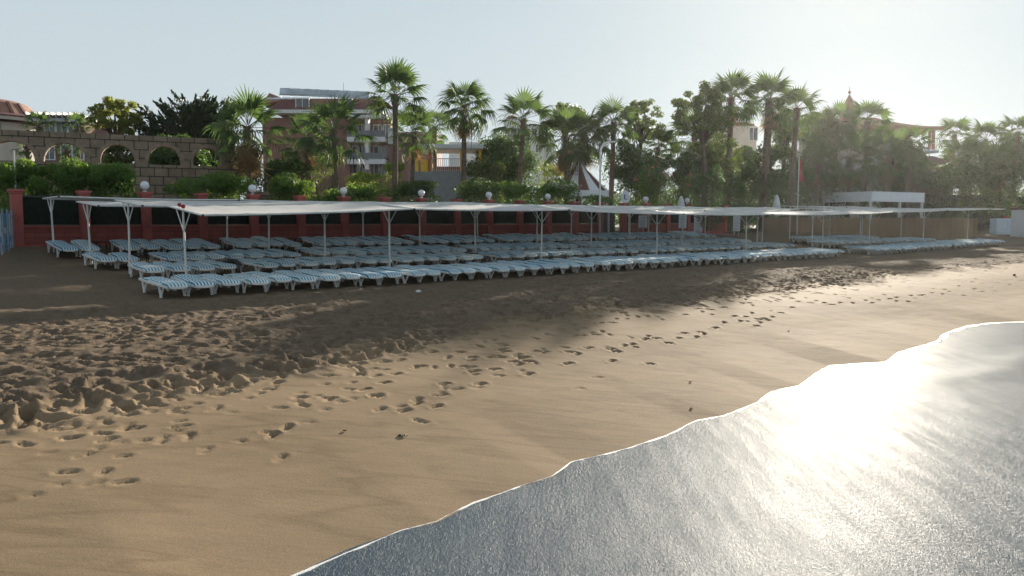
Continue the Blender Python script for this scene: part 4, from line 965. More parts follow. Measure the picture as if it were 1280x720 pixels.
# street lamp by the tent
x, y, z = at_y(750.5, 186, 46.0); root = empty('street_lamp', (x, y, 2.3), 0, 'tall white street lamp with a curved arm beside the tent', 'street lamp'); h = z - 2.3
mb = MB(); mb.tube([(0, 0, 0), (0, 0, h - .2), (.04, 0, h), (.16, 0, h + .22), (.34, 0, h + .36), (.5, 0, h + .40)], [.06, .05, .05, .045, .04, .04], 8); mb.build('pole', M['white_paint'], root, smooth=True)
mb = MB(); mb.box((.62, 0, h + .40), (.42, .16, .09)); mb.build('lamp_head', M['white_paint'], root, bevel=.02)

# flagpole with hanging red flag
x, y, z = at_v(999, 195, 33.6); g = gxy(x, y); root = empty('flagpole', (x, y, g), 0, 'thin white pole with a limp red flag near the kiosk', 'flagpole'); h = z - g
mb = MB(); mb.tube([(0, 0, 0), (0, 0, h)], [.05, .035], 8); mb.build('pole', M['white_paint'], root)
V = []; 
for i in range(13):
    t = i / 12
    for j in range(6):
        q = j / 5; V.append((.05 + q * (.10 + .26 * t) + .03 * math.sin(t * 9), .06 * math.sin(q * 11 + t * 3), h - .15 - t * 1.75 - .25 * q))
link_mesh('flag', V, [(i * 6 + j, i * 6 + j + 1, i * 6 + j + 7, i * 6 + j + 6) for i in range(12) for j in range(5)], M['red_cloth'], root, smooth=True)

# white kiosk
kc = at_y(1090, 239, 82.0); angk = math.atan2(4.7, 7.8); Lr = math.hypot(7.8, 4.7); Ll = math.hypot(5.6, 10)
root = empty('beach_kiosk', (kc[0], kc[1], 1.9), angk, 'open white beach kiosk with a deep pale fascia roof', 'kiosk'); zt_ = kc[2] - 1.9; zf = zt_ - 1.03
mb = MB(); mb.box((Lr / 2, .06, (zt_ + zf) / 2), (Lr, .12, zt_ - zf)); mb.build('fascia', M['kiosk_paint'], root); mb = MB(); mb.box((.06, Ll / 2 + .06, (zt_ + zf) / 2), (.12, Ll - .13, zt_ - zf)); mb.build('fascia', M['kiosk_paint'], root)
mb = MB(); mb.box((Lr / 2 + .06, Ll / 2 + .06, zt_ - .25), (Lr - .14, Ll - .13, .12)); mb.build('roof', M['kiosk_paint'], root)
for px, py in ((.15, .2), (Lr * .55, .2), (Lr - .15, .2), (.15, Ll * .5), (.15, Ll - .2)): mb = MB(); mb.box((px, py, zf / 2), (.22, .22, zf - .004)); mb.build('post', M['white_paint'], root)
mb = MB(); mb.box((Lr / 2 + .4, Ll * .62, zf * .48), (Lr - 1.0, .15, zf * .95)); mb.build('back_wall', M['far_white'], root)
mb = MB(); mb.box((Lr * .5, 2.2, .55), (Lr * .7, .6, 1.1)); mb.build('counter', M['grey_concrete'], root)
for k in range(2): mb = MB(); mb.box((2.2 + 2.6 * k, Ll * .62 - .1, zf * .72), (1.8, .06, .75)); mb.build('window', M['glass'], root)

# reed screen in front of the kiosk
P0 = Vector(at_y(952, 272, 66.5)[:2]); P1 = Vector(at_y(1222, 274, 76.5)[:2]); d = P1 - P0; root = empty('reed_screen', (P0.x, P0.y, 1.4), math.atan2(d.y, d.x), 'long brown reed screen below the white kiosk', 'fence'); L = d.length
for k in range(9):
    mb = MB(); n = 14; x0_, x1_ = L * k / 9 + .02, L * (k + 1) / 9 - .02; V = []
    for i in range(n + 1):
        xx = x0_ + (x1_ - x0_) * i / n; zz = 1.86 + .04 * math.sin(xx * 5) + random.uniform(-.03, .03); V += [(xx, -.03, -.2), (xx, -.03, zz), (xx, .03, -.2), (xx, .03, zz)]
    mb.add(V, [(4 * i, 4 * i + 4, 4 * i + 5, 4 * i + 1) for i in range(n)] + [(4 * i + 2, 4 * i + 3, 4 * i + 7, 4 * i + 6) for i in range(n)] + [(4 * i + 1, 4 * i + 5, 4 * i + 7, 4 * i + 3) for i in range(n)]); mb.build('reed_panel', M['reed'], root)
for k in range(10): mb = MB(); mb.box((min(max(L * k / 9, .05), L - .05), .08, .85), (.09, .09, 2.1)); mb.build('post', M['timber'], root)

# pale cabinets and booth at the right edge
x, y, z = at_y(1254, 293, 88.0); root = empty('storage_cabinet', (x, y, gxy(x, y)), R(12), 'pale blue white cabinet beside the booth at right edge', 'cabinet'); g = gxy(x, y); h = at_y(1254, 273, 88.0)[2] - g
mb = MB(); mb.box((0, 0, h / 2), (2.75, .9, h)); mb.build('body', M['pale_blue'], root, bevel=.03)
for k in (-1, 1): mb = MB(); mb.box((k * .67, -.47, h * .5), (1.25, .03, h * .86)); mb.build('door', M['pale_blue'], root, bevel=.01)
mb = MB(); mb.box((.05, -.05, h + .012), (.5, .5, .28)); mb.build('crate_lid', M['red_cloth'], root, bevel=.02)
x, y, z = at_y(1279, 295, 84.0); g = gxy(x, y); root = empty('ticket_booth', (x + .2, y, g), R(12), 'white and blue booth with a round lamp, cut by the frame', 'booth'); h = at_y(1279, 262, 84.0)[2] - g
mb = MB(); mb.box((0, 0, h / 2), (1.9, 1.9, h)); mb.build('body', M['sign_white'], root, bevel=.02)
mb = MB(); mb.box((0, 0, h + .12), (2.15, 2.15, .25)); mb.build('roof', M['maroon_cloth'], root, bevel=.03)
mb = MB()
for k in range(4): mb.box((-.15 + .1 * (k % 2), -.965, h * (.75 - .16 * k)), (1.1 - .25 * (k % 2), .02, .12))
mb.build('panel_stripe', M['blue_board'], root)
mb = MB(); mb.lathe([(.24 * math.cos(a), h + .5 + .24 * math.sin(a)) for a in np.linspace(-1.57, 1.57, 10)], 16); mb.build('globe', M['globe'], root, smooth=True)
P0 = Vector(at_y(1150, 258, 100.0)[:2]); P1 = Vector(at_y(1330, 258, 112.0)[:2]); d = P1 - P0; root = empty('green_screen_fence', (P0.x, P0.y, 1.6), math.atan2(d.y, d.x), 'high dark green netted fence behind the pale cabinets', 'fence'); L = d.length; hh = at_y(1200, 244, 103)[2] - 1.6
for k in range(8):
    mb = MB(); mb.box((L * (k + .5) / 8, 0, hh / 2), (L / 8 - .08, .03, hh)); mb.build('fence_panel', M['net'], root); mb = MB(); mb.tube([(L * k / 8, 0, -.2), (L * k / 8, 0, hh + .08)], .05, 6); mb.build('post', M['dark_metal'], root)

# pagoda roofed building with spire
YS = 105.0; s_ = YS / 1000; root = empty('spired_building', (*at_y(1085, 220, YS)[:2], 2.0), R(8), 'building with upturned tiled roof and pointed ball topped spire', 'building')
qz = lambda py: at_y(1085, py, YS)[2] - 2.0; qx = lambda px: (px - 1085) * s_
mb = MB(); mb.box((qx(1092), 5, qz(164) / 2), (11, 9, qz(164))); mb.build('wall', M['cream'], root)
V = []; nr = 6
for i in range(nr + 1):
    t = i / nr; hw = (qx(1166) - qx(1085)) * (.28 + .72 * t); hd = 8 * (.28 + .72 * t); zz = qz(143) - (qz(143) - qz(162.5)) * (t ** .75) + (.25 if i == nr else 0)
    V += [(-hw * .8, 5 - hd, zz), (hw, 5 - hd, zz), (hw, 5 + hd, zz), (-hw * .8, 5 + hd, zz)]
V += [(v[0], v[1], v[2] - .35) for v in V[-4:]]
Fq = [(0, 1, 2, 3)] + [(4 * i + j, 4 * i + 4 + j, 4 * i + 4 + (j + 1) % 4, 4 * i + (j + 1) % 4) for i in range(nr + 1) for j in range(4)] + [tuple(range(4 * nr + 7, 4 * nr + 3, -1))]
rfo = MB().add(V, Fq).build('roof', M['roof_brown'], root)
mb = MB(); mb.lathe([(1.25, qz(146)), (1.1, qz(136)), (.8, qz(127)), (.38, qz(118)), (.06, qz(112.5))], 8, c=(qx(1079), 4, 0)); mb.lathe([(.2 * math.cos(a) + .001, qz(109.5) + .2 * math.sin(a)) for a in np.linspace(-1.57, 1.57, 9)], 10, c=(qx(1079), 4, 0)); mb.tube([(qx(1079), 4, qz(114)), (qx(1079), 4, qz(102.5))], .035, 5); mb.build('spire', M['roof_brown'], rfo)
for px in (1152.5, 1157.5): mb = MB(); mb.box((qx(px), -2.0, (qz(162) + qz(190)) / 2), (.28, .28, qz(162) - qz(190) - .5)); mb.build('column', M['roof_brown'], root)
mb = MB(); mb.box((qx(1146), 0, qz(190.5)), (3.4, 5, .3)); bo = mb.build('balcony', M['far_white'], root); railing((qx(1130), -2.4, qz(190)), (qx(1162), -2.4, qz(190)), 1.0, 14, bo)
for px, py, w, h in ((1095, 202, 1.0, 1.5), (1075, 213, 1.2, 1.3), (1093, 216, 1.8, 1.1), (1060, 205, 1.3, 2.4), (1118, 180, 1.4, 1.6)):
    win(None, (qx(px), .42, qz(py)), w, h, root, 'sign_white')
mb = MB(); mb.add([(qx(1100), -3.5, qz(207)), (qx(1186), -3.5, qz(207)), (qx(1186), 4, qz(207)), (qx(1100), 4, qz(207)), (qx(1118), 0, qz(195)), (qx(1172), 0, qz(194))], [(0, 1, 5, 4), (1, 2, 5), (2, 3, 4, 5), (3, 0, 4), (3, 2, 1, 0)]); mb.build('lower_roof', M['roof_red'], root)
mb = MB(); mb.box((qx(1143), 1, qz(208) / 2), (7.5, 6, qz(208))); mb.build('lower_wall', M['timber'], root)

# tiered pale building behind the tall palms, and domed one further left
YG = 125.0; root = empty('tiered_building', (*at_y(930, 200, YG)[:2], 2.0), 0, 'pale building with stepped round top behind the tall palms', 'building'); z_ = lambda py: at_y(930, py, YG)[2] - 2.0; x_ = lambda px: (px - 930) * YG / 1000
mb = MB(); mb.lathe([(2.6, z_(153)), (2.5, z_(150)), (2.0, z_(149.5)), (2.0, z_(145)), (1.6, z_(144)), (1.6, z_(140)), (1.2, z_(139)), (.9, z_(134)), (0, z_(131))], 24, c=(x_(922), 3, 0)); mb.build('stepped_top', M['far_white'], root)
mb = MB(); mb.lathe([(0, z_(153.2)), (3.3, z_(153.2)), (3.3, z_(154.8)), (0, z_(154.8))][::-1], 24, c=(x_(922), 3, 0)); mb.build('eave', M['roof_brown'], root)
mb = MB(); mb.box((x_(918), 4, z_(157) / 2), (7.0, 7, z_(157))); mb.build('wall', M['cream'], root)
win(None, (x_(942), .45, z_(167)), 1.3, 2.0, root); win(None, (x_(912), .45, z_(205)), 1.5, 1.8, root, 'glass', 'terracotta'); win(None, (x_(922), .45, z_(217)), 1.5, 1.6, root, 'glass', 'terracotta')
YD = 150.0; root = empty('domed_building', (*at_y(652, 200, YD)[:2], 2.0), 0, 'distant white stepped building with a small dark dome', 'building'); z_ = lambda py: at_y(652, py, YD)[2] - 2.0; x_ = lambda px: (px - 652) * YD / 1000
for a, b, t, bt, nm in ((615, 692, 176, 230, 'lower_storey'), (617, 690, 168, 175.6, 'terrace'), (630, 680, 156, 168, 'upper_storey'), (630, 650, 148, 155.6, 'turret')):
    mb = MB(); mb.box(((x_(a) + x_(b)) / 2, 4, (z_(t) + max(0, z_(bt))) / 2), (x_(b) - x_(a), 8, z_(t) - max(0, z_(bt)))); po = mb.build(nm, M['far_white'], root)
    if nm in ('lower_storey', 'upper_storey'):
        for k in range(6): win(None, (x_(a) + (x_(b) - x_(a)) * (k + .5) / 6, -.05, z_(t) - 1.4), 1.0, 1.5, root)
mb = MB(); mb.lathe([(1.5, z_(148)), (1.35, z_(145)), (.9, z_(142)), (0, z_(140))], 16, c=(x_(640), 4, 0)); mb.build('dome', M['roof_brown'], root, smooth=True)
railing((x_(615), .1, z_(168)), (x_(692), .1, z_(168)), 1.0, 24, root)
YC = 190.0; root = empty('distant_block', (*at_y(592, 200, YC)[:2], 2.0), 0, 'low distant pale block with a brown hipped roof', 'building'); z_ = lambda py: at_y(592, py, YC)[2] - 2.0; x_ = lambda px: (px - 592) * YC / 1000
mb = MB(); mb.box((0, 3, z_(178) / 2), (x_(622) - x_(562), 8, z_(178))); mb.build('wall', M['far_white'], root); mb = MB(); mb.add([(x_(596), 0, z_(178)), (x_(612), 0, z_(178)), (x_(612), 6, z_(178)), (x_(596), 6, z_(178)), (x_(603), 3, z_(173.5))], [(0, 1, 4), (1, 2, 4), (2, 3, 4), (3, 0, 4)]); mb.build('roof', M['roof_brown'], root)
for k in range(6): win(None, (x_(567 + 10 * k), -.08, z_(184)), 1.0, 1.4, root)

# ------------------------------------------------------------------ bushes along the wall
GB = 'shrubs behind the red wall'
bush(30, 226, 34, 26, v=37.6, label='big dark oleander at the far left, under the first arch', n=7000, group=GB)
bush(92, 222, 48, 30, v=37.4, label='broad oleander mound in front of the second and third arches', n=10000, group=GB)
bush(140, 226, 36, 27, v=37.2, label='oleander with sunlit right side left of the first globe lamp', n=7000, group=GB)
bush(262, 235, 50, 22, v=37.3, label='rounded oleander below the last two arches', n=9000, group=GB)
bush(362, 236, 36, 22, v=37.3, label='leafy shrub between the two leftmost palm trunks', n=6500, group=GB)
bush(412, 246, 30, 12, v=37.0, label='low shrub at the foot of the second palm', n=3000, group=GB)
bush(452, 241, 34, 15, v=37.3, label='medium green shrub left of the tall third palm trunk', n=5000, group=GB)
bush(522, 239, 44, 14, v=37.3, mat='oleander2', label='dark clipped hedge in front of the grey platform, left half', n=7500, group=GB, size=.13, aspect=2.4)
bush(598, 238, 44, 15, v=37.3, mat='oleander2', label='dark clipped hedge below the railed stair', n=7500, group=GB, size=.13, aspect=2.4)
bush(660, 240, 42, 16, v=37.4, label='dark green shrub at the foot of the leaning palm', n=7000, group=GB)
bush(694, 238, 32, 19, v=37.2, label='pale flowering oleander left of the striped tent', n=6000, group=GB, flowers=('pale_flower', 120))
bush(745, 250, 22, 8, v=37.0, label='small shrub below the striped tent edge', n=2000, group=GB)
bush(812, 234, 36, 30, v=37.5, label='tall oleander with pink flowers right of the street lamp', n=8500, group=GB, flowers=('pink_flower', 110))
bush(856, 238, 30, 24, v=37.4, label='oleander with a few pink blooms right of the flowering one', n=6000, group=GB, flowers=('pink_flower', 50))
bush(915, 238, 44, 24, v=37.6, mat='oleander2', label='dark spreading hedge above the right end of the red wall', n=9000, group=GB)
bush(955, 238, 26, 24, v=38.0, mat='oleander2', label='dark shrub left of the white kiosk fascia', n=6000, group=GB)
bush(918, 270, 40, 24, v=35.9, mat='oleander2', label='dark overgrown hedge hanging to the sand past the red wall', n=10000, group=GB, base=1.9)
GB2 = 'garden shrubs further back'
bush(888, 232, 22, 26, Y=55, mat='oleander2', label='dark shrub at the foot of the low bright palm', n=6000, size=.18, group=GB2)
bush(302, 213, 20, 30, Y=50, mat='oleander2', label='added dark shrub standing in for the dark passage at the arcade end', n=6000, size=.18, group=GB2)  # shrub added to darken the passage opening beside the arcade
bush(452, 223, 27, 9, Y=56, mat='bright_hedge', label='bright green trimmed hedge below the hotel balconies', n=5000, size=.13, aspect=2, group=GB2)
bush(492, 213, 17, 12, Y=58, mat='bright_hedge', label='round yellow green shrub beside the tall third palm', n=3500, size=.13, aspect=2, group=GB2)
bush(608, 212, 26, 20, Y=58, mat='tree_leaf', label='round green shrub right of the pavilion stair', n=6000, size=.16, aspect=2, group=GB2)
bush(690, 214, 22, 14, Y=60, mat='bright_hedge', label='yellow green sunlit shrub between leaning palm and tent', n=3500, size=.14, aspect=2, group=GB2)
bush(365, 210, 30, 20, Y=47, mat='oleander2', label='dark shrub mass behind the two leftmost palms', n=6500, size=.18, group=GB2)
bush(330, 215, 22, 26, Y=45, mat='oleander2', label='dark shrub beside the end of the stone arcade', n=5000, size=.18, group=GB2)
bush(405, 205, 26, 18, Y=52, mat='tree_leaf', label='mid green shrub behind the second palm crown', n=4500, size=.16, group=GB2)
for i, (px, py, rx, rz, Y, lab) in enumerate(((1185, 225, 44, 34, 92, 'pale flecked shrub right of the white kiosk'), (1235, 222, 40, 36, 96, 'tall hazy shrub above the green netted fence'), (1290, 222, 40, 40, 94, 'hazy shrub at the right frame edge'), (1030, 228, 40, 22, 88, 'hazy dark shrub behind the kiosk roof, left part'), (1100, 228, 44, 22, 98, 'hazy shrub below the spired building'), (990, 225, 26, 30, 76, 'shadowy shrub behind the flagpole'))):
    bush(px, py, rx, rz, Y=Y, mat='oleander2', label=lab, n=6500, size=.27, aspect=2.6, group='hazy shrubs on the right', depth=2.2, flowers=('pale_flower', 40) if i in (0,) else None)

# ------------------------------------------------------------------ trees
tree(145, 148, 36, 31, 50, 'acacia_leaf', 'sunlit light green leafy tree above the stone arcade', n=7500, size=.16, clusters=75, csize=.19)
r_ = empty('conifer_tree', (*at_y(240, 200, 52)[:2], 2.3), 0, 'wide dark conifer with upswept spiky branches behind arcade', 'tree')
sY = .052; P = []; Dd = []; zt0 = at_y(240, 110, 52)[2] - 2.3; zb0 = at_y(240, 180, 52)[2] - 2.3
mb = MB(); mb.tube([(0, 0, -.1), (0, 0, zt0 * .8)], [.3, .06], 8)
for i in range(430):
    h = random.random() ** .7; x = random.uniform(-1, 1) * 2.5; y = random.uniform(-1, 1) * 1.6; topz = zt0 - max(0, -x - .3) * .62 - .25 * random.random() - (.3 if x > 1.2 else 0)
    z0 = 1.0 + h * max(.6, topz - 2.2); L = random.uniform(.8, 1.6); d = Vector((.6 * np.sign(x + random.uniform(-.6, 1.2)) * random.uniform(.4, 1.3), random.uniform(-.5, .3), random.uniform(.5, 1.0))).normalized()
    L = min(L, max(.5, (topz - z0) / max(d.z, .2))); mb.tube([(x * .3, y * .3, z0 - .4), (x, y, z0), tuple(Vector((x, y, z0)) + d * L)], [.03, .02, .008], 4)
    k = int(70 * L); t = rng.random(k) ** .8; c = np.array([x, y, z0]) + np.array(d)[None] * (t * L)[:, None] + rng.normal(size=(k, 3)) * (.19 * (1.05 - t))[:, None]
    P.append(c); Dd.append(np.repeat(np.array(d)[None], k, 0))
mb.build('trunk', M['bark'], r_); leaf_obj('crown', np.vstack(P), .24, M['conifer_leaf'], r_, 3.2, 0.1, dirs=np.vstack(Dd))
GT = 'leafy trees behind the palms'
tree(707, 148, 24, 24, 68, 'tree_leaf', 'small leafy tree peeping above the twin palms', n=4000, group=GT, base_px=707)
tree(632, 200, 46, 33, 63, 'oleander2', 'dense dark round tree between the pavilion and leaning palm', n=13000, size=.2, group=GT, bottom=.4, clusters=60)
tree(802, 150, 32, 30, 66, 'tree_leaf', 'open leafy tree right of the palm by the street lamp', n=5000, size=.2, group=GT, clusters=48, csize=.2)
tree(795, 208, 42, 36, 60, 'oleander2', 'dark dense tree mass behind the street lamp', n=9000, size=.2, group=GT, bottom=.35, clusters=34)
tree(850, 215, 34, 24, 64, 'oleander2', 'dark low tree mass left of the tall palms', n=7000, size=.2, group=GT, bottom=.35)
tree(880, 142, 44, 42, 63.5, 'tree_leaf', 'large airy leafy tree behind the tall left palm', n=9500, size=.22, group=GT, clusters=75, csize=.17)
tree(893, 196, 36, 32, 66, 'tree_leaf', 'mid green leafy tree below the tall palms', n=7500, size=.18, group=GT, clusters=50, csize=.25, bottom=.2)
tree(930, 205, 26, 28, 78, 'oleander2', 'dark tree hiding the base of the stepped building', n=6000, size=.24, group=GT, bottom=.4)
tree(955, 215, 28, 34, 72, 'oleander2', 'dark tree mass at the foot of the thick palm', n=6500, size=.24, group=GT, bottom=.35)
tree(980, 170, 22, 42, 82, 'tree_leaf', 'slender leafy tree between the two right tall palms', n=4500, size=.27, group=GT, bottom=.2)
tree(1010, 205, 30, 44, 86, 'oleander2', 'hazy dark tree left of the spired building', n=6500, size=.3, group=GT, bottom=.3)
tree(1030, 165, 26, 30, 96, 'tree_leaf', 'hazy leafy tree left of the spire', n=4500, size=.3, group=GT)
tree(1125, 208, 34, 34, 99, 'oleander2', 'hazy dark tree in front of the pagoda roof', n=6500, size=.3, group=GT, bottom=.3)
tree(1215, 200, 46, 30, 108, 'tree_leaf', 'hazy broad tree above the netted fence', n=6500, size=.34, group=GT, bottom=.3)
tree(1265, 195, 36, 34, 112, 'oleander2', 'hazy dark tree at the right edge', n=5500, size=.34, group=GT, bottom=.3)

fw = []
for px in range(420, 1400, 14):
    x, y, z = at_y(px, 240, 138); fw.append((x, y + random.uniform(-4, 8), 2.5 + random.uniform(1.5, 3.2), 2.6, 2.6, random.uniform(3.0, 4.6)))
P = blob_points(fw, 42000); P = P[P[:, 2] > 2.2]; tag(leaf_obj('distant_woodland', P, .5, M['oleander2'], None, 2.0), 'far dark wood filling the gaps low between the trees', 'woodland', kind='stuff')

# ------------------------------------------------------------------ palms
GP = 'fan palms behind the wall'
palm(310, 158, 46, 'leftmost fan palm with a big brown skirt beside the arcade', v=38.4, base_px=307, trunk=.15, skirt=2.6, n=36, group=GP)
palm(417, 162, 46, 'short fan palm with wide leaves in front of the hotel', v=38.6, base_px=418, trunk=.13, n=30, group=GP, droop=.45)
palm(384, 172, 36, 'fan palm half hidden left behind the short hotel palm', v=43.0, base_px=383, trunk=.17, n=28, group=GP, skirt=.6)
palm(494, 118, 40, 'tall slim fan palm right of the hotel balconies', v=39.0, base_px=490, trunk=.17, n=38, group=GP, upright=1.4)
palm(518, 166, 34, 'lower fan palm close behind the tall hotel palm', v=43.5, base_px=510, trunk=.15, n=30, group=GP, skirt=.6)
palm(543, 158, 26, 'small distant fan palm left of the bushy skirted palm', v=50, base_px=541, trunk=.15, n=26, group=GP)
palm(580, 132, 37, 'fan palm with shaggy drooping leaves right of the pavilion', v=40.0, base_px=577, trunk=.18, n=40, group=GP, skirt=1.3, droop=1.0)
palm(655, 148, 38, 'leaning fan palm with open crown and curved dark trunk', v=40.2, base_px=645, trunk=.19, n=32, group=GP, droop=.45)
palm(706, 170, 40, 'left one of the twin palms standing before the striped tent', v=39.6, base_px=709, trunk=.19, n=40, group=GP, skirt=1.8)
palm(730, 166, 37, 'right one of the twin palms standing before the striped tent', v=40.0, base_px=721, trunk=.24, n=38, group=GP, skirt=1.8)
palm(767, 153, 33, 'fan palm just right of the curved street lamp', v=39.0, base_px=763, trunk=.2, n=34, group=GP)
palm(822, 184, 28, 'low yellowing fan palm right of the street lamp palm', v=42.0, base_px=819, trunk=.2, n=32, group=GP, skirt=1.5)
palm(868, 168, 38, 'broad green fan palm under the airy leafy tree', v=42.0, base_px=869, trunk=.22, n=36, group=GP)
palm(873, 203, 30, 'low bright fan palm above the pink flowering hedge', v=40.0, base_px=871, trunk=.2, n=30, group=GP)
palm(914, 122, 35, 'left one of the three tallest palms on the right', v=38.2, base_px=911, trunk=.27, n=40, group=GP, skirt=.8)
palm(962, 124, 37, 'thickest of the three tallest palms, in the middle', v=37.8, base_px=956, trunk=.36, n=42, group=GP, skirt=1.0)
palm(996, 135, 32, 'right one of the three tallest palms on the right', v=38.2, base_px=990, trunk=.3, n=38, group=GP)
palm(905, 208, 26, 'low dry fan palm between the two left tall trunks', v=41.5, base_px=905, trunk=.22, n=28, group=GP, skirt=1.5)
GR = 'hazy palms on the right'
for px, py, r, Y, bp, tr, sk, lab in (
    (1022, 158, 24, 100, 1018, .28, 0, 'hazy palm between the tallest trio and the spire'),
    (1046, 152, 27, 94, 1043, .28, 0, 'hazy palm just left of the spire'),
    (1084, 152, 33, 90, 1082, .30, 0, 'hazy tall palm overlapping the spire'),
    (1062, 196, 34, 86, 1062, .3, 1, 'hazy low palm before the white wall patches, left of its neighbour'),
    (1022, 205, 28, 84, 1020, .28, 1, 'low palm right of the red flag'),
    (1112, 192, 36, 88, 1110, .3, 1, 'hazy broad palm below the pagoda eave'),
    (1138, 178, 26, 92, 1136, .28, 0, 'hazy palm crown touching the balcony columns'),
    (1193, 168, 26, 112, 1191, .3, 0, 'hazy palm right of the pagoda roof, against the sky'),
    (1232, 174, 28, 110, 1232, .3, 0, 'hazy palm in the middle of the right skyline'),
    (1272, 165, 28, 104, 1270, .3, 0, 'tall hazy palm at the right frame edge'),
    (1206, 200, 34, 98, 1206, .32, 1, 'low hazy palm above the flecked shrub'),
    (1250, 204, 34, 98, 1251, .32, 1, 'low hazy palm above the pale cabinets')):
    palm(px, py, r, lab, Y=Y, base_px=bp, trunk=tr, n=30, group=GR, skirt=sk)
GL = 'small palms behind the arcade'
palm(48, 156, 20, 'small sunlit palm below the round building', Y=58, trunk=.14, n=24, group=GL)
palm(96, 158, 18, 'small sunlit palm above the second arch', Y=60, trunk=.14, n=24, group=GL)
palm(34, 182, 17, 'palm seen through the leftmost whole arch', Y=54, trunk=.13, n=24, group=GL)
palm(84, 186, 16, 'palm with dark trunk seen through the second arch', Y=56, trunk=.15, n=24, group=GL)
tree(152, 190, 34, 22, 47, 'tree_leaf', 'leafy tree filling the third arch', n=4500, size=.16, group=GL, bottom=.4)
tree(225, 190, 44, 24, 46, 'oleander2', 'dark tree filling the fourth and fifth arches', n=8000, size=.2, group=GL, bottom=.6)

# ------------------------------------------------------------------ small things on the sand
def rest(px, py, z=.5):
    x, y = at_z(px, py, z)
    for _ in range(6): x, y = at_z(px, py, gxy(x, y))
    return x, y, gxy(x, y)
x, y, z = rest(503, 545); o = MB(); 
for k in range(9):
    a = k * .7; o.tube([(0, 0, .01), (.07 * math.cos(a), .05 * math.sin(a), .035), (.13 * math.cos(a) , .09 * math.sin(a), .012)], [.014, .018, .006], 5)
o = o.build('seaweed_clump', M['oleander2'], smooth=True); o.scale = (.5, .5, .5); o.location = (x, y, z); tag(o, 'small dark green seaweed clump alone on the smooth sand', 'seaweed')
x, y, z = rest(523, 366); mb = MB(); mb.prism([(-.13, 0), (.10, 0), (.14, .05), (.03, .11), (-.10, .07)], -.08, .08); o = mb.build('litter_bag', M['tent_white'], bevel=.02); o.scale = (.6, .6, .6); o.location = (x, y, z + .02); o.rotation_euler = (.1, 0, .4); tag(o, 'crumpled white bag on the sand below the front row', 'litter')
x, y, z = rest(84, 506, .8); mb = MB(); mb.lathe([(0, -.03), (.05, -.025), (.06, 0), (.04, .03), (0, .035)], 10); o = mb.build('pebble', M['tent_white'], smooth=True); o.scale = (.6, .6, .6); o.location = (x, y, z + .05); tag(o, 'small white pebble among the dug sand at left', 'pebble')
for i, (px, py, lab) in enumerate(((864, 511, 'dark pebble on smooth sand closest to the water'), (431, 539, 'tiny dark pebble left of the seaweed clump'), (863, 478, 'small dark pebble alone in the middle of smooth sand'), (986, 413, 'pale shell fragment below the footprint trail'))):
    x, y, z = rest(px, py); mb = MB(); mb.lathe([(0, -.02), (.035, -.015), (.045, 0), (.03, .02), (0, .025)], 9); o = mb.build('pebble', M['bark'] if i < 3 else M['tent_white'], smooth=True); o.location = (x, y, z + .012); o.scale = (.65, .45, .4); tag(o, lab, 'pebble')
x, y, z = rest(1268, 343, .95); mb = MB(); mb.lathe([(0, -.06), (.1, -.05), (.12, .02), (.06, .08), (0, .09)], 10); o = mb.build('toy_bucket', M['red_cloth'], smooth=True); o.scale = (.55, .55, .55); o.location = (x, y, z + .03); tag(o, 'small red object lying on the sand at far right', 'toy')
p = rest(1062, 314.5, .95); q = rest(1112, 317.5, .95); mb = MB(); mb.tube([(p[0], p[1], p[2] + .07), (q[0], q[1], q[2] + .07)], .05, 8); o = mb.build('fallen_pole', M['rail_paint'], smooth=True); tag(o, 'pale pole lying on the sand by the gap in the front row', 'pole')

# ------------------------------------------------------------------ air, sky, sun, camera
SUN_AZ, SUN_EL = R(22.8), R(13.9)
HAZE, DUST, AIR, SKYS, EXPO = 0.00012, 0.3, 1.2, 0.05, 1.0
if True:
    mb = MB(); mb.box((20, 95, 13), (420, 260, 30)); hz_ = mb.build('haze', None) if False else None
    me = bpy.data.meshes.new('haze'); me.from_pydata(mb.V, [], mb.F); hz_ = bpy.data.objects.new('haze', me); COL.objects.link(hz_)
    hm = bpy.data.materials.new('haze_air'); hm.use_nodes = True; nt = hm.node_tree; nt.nodes.remove(nt.nodes['Principled BSDF'])
    vo = nt.nodes.new('ShaderNodeVolumePrincipled'); vo.inputs['Color'].default_value = (.95, .95, .93, 1); vo.inputs['Density'].default_value = HAZE; vo.inputs['Anisotropy'].default_value = 0.74
    nt.links.new(vo.outputs[0], nt.nodes['Material Output'].inputs['Volume']); me.materials.append(hm); tag(hz_, 'thin bright morning haze in the air', 'haze', kind='stuff')
wd = bpy.data.worlds.new('World'); S.world = wd; wd.use_nodes = True; nt = wd.node_tree
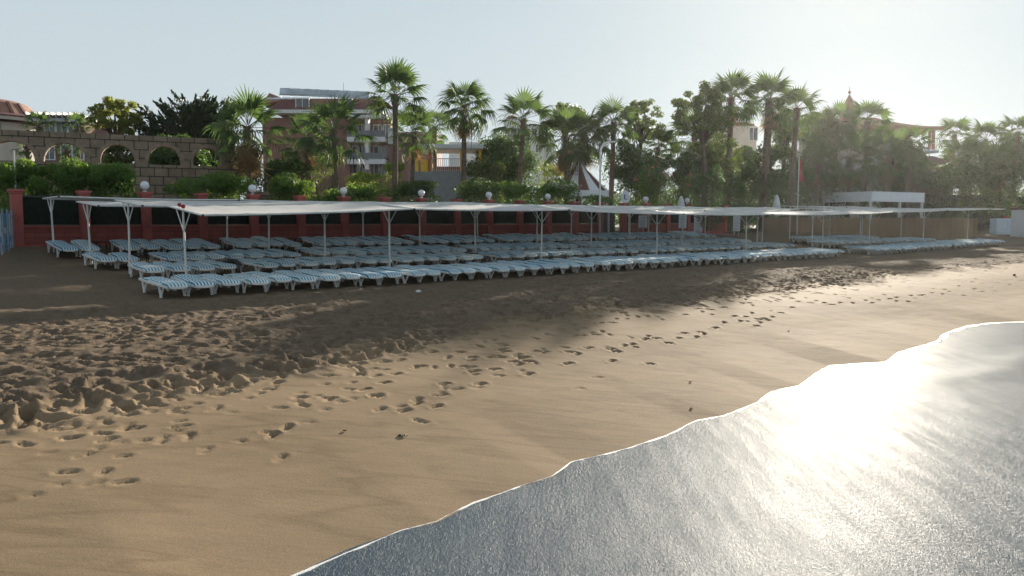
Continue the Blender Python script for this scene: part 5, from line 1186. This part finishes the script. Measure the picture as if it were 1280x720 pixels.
sky = nt.nodes.new('ShaderNodeTexSky'); sky.sky_type = 'NISHITA'; sky.sun_disc = False; sky.sun_elevation = SUN_EL; sky.sun_rotation = SUN_AZ
sky.air_density = AIR; sky.dust_density = DUST; sky.ozone_density = 1.5
tc = nt.nodes.new('ShaderNodeTexCoord'); sx = nt.nodes.new('ShaderNodeSeparateXYZ'); nt.links.new(tc.outputs['Generated'], sx.inputs[0])
vr = ramp(nt, sx.outputs['Z'], [(0.0, (.975, .975, .975)), (.20, (.935, .935, .935)), (.30, (.75, .75, .75)), (.60, (.42, .42, .42))])
vm = nt.nodes.new('ShaderNodeMix'); vm.data_type = 'RGBA'; nt.links.new(vr.outputs['Color'], vm.inputs[0]); nt.links.new(sky.outputs[0], vm.inputs[6]); vm.inputs[7].default_value = (6.0, 6.9, 7.4, 1)
nt.links.new(vm.outputs[2], nt.nodes['Background'].inputs['Color']); nt.nodes['Background'].inputs['Strength'].default_value = SKYS
sl = bpy.data.lights.new('sun', 'SUN'); sl.energy = 5.0; sl.angle = R(0.53); sl.color = (1.0, .90, .75)
so = bpy.data.objects.new('sun', sl); COL.objects.link(so)
dv = Vector((math.sin(SUN_AZ) * math.cos(SUN_EL), math.cos(SUN_AZ) * math.cos(SUN_EL), math.sin(SUN_EL)))
so.rotation_euler = dv.to_track_quat('Z', 'Y').to_euler(); so.location = (20, 60, 40)
cam = bpy.data.cameras.new('camera'); cam.sensor_width = 36; cam.lens = 36 * 1000 / 1280; cam.clip_end = 3000; cam.clip_start = .1
co = bpy.data.objects.new('camera', cam); COL.objects.link(co); co.location = (0, 0, CAM_Z); co.rotation_euler = (math.pi / 2 - PITCH, 0, 0); S.camera = co
S.view_settings.view_transform = 'Standard'; S.view_settings.look = 'None'; S.view_settings.gamma = 1; S.view_settings.use_curve_mapping = False; S.view_settings.exposure = EXPO
S.render.engine = 'CYCLES'
try:
    c = S.cycles; c.use_denoising = True; c.max_bounces = 8; c.volume_bounces = 1; c.transparent_max_bounces = 8; c.use_adaptive_sampling = True; c.adaptive_threshold = .02; c.sample_clamp_indirect = 6
except Exception: pass
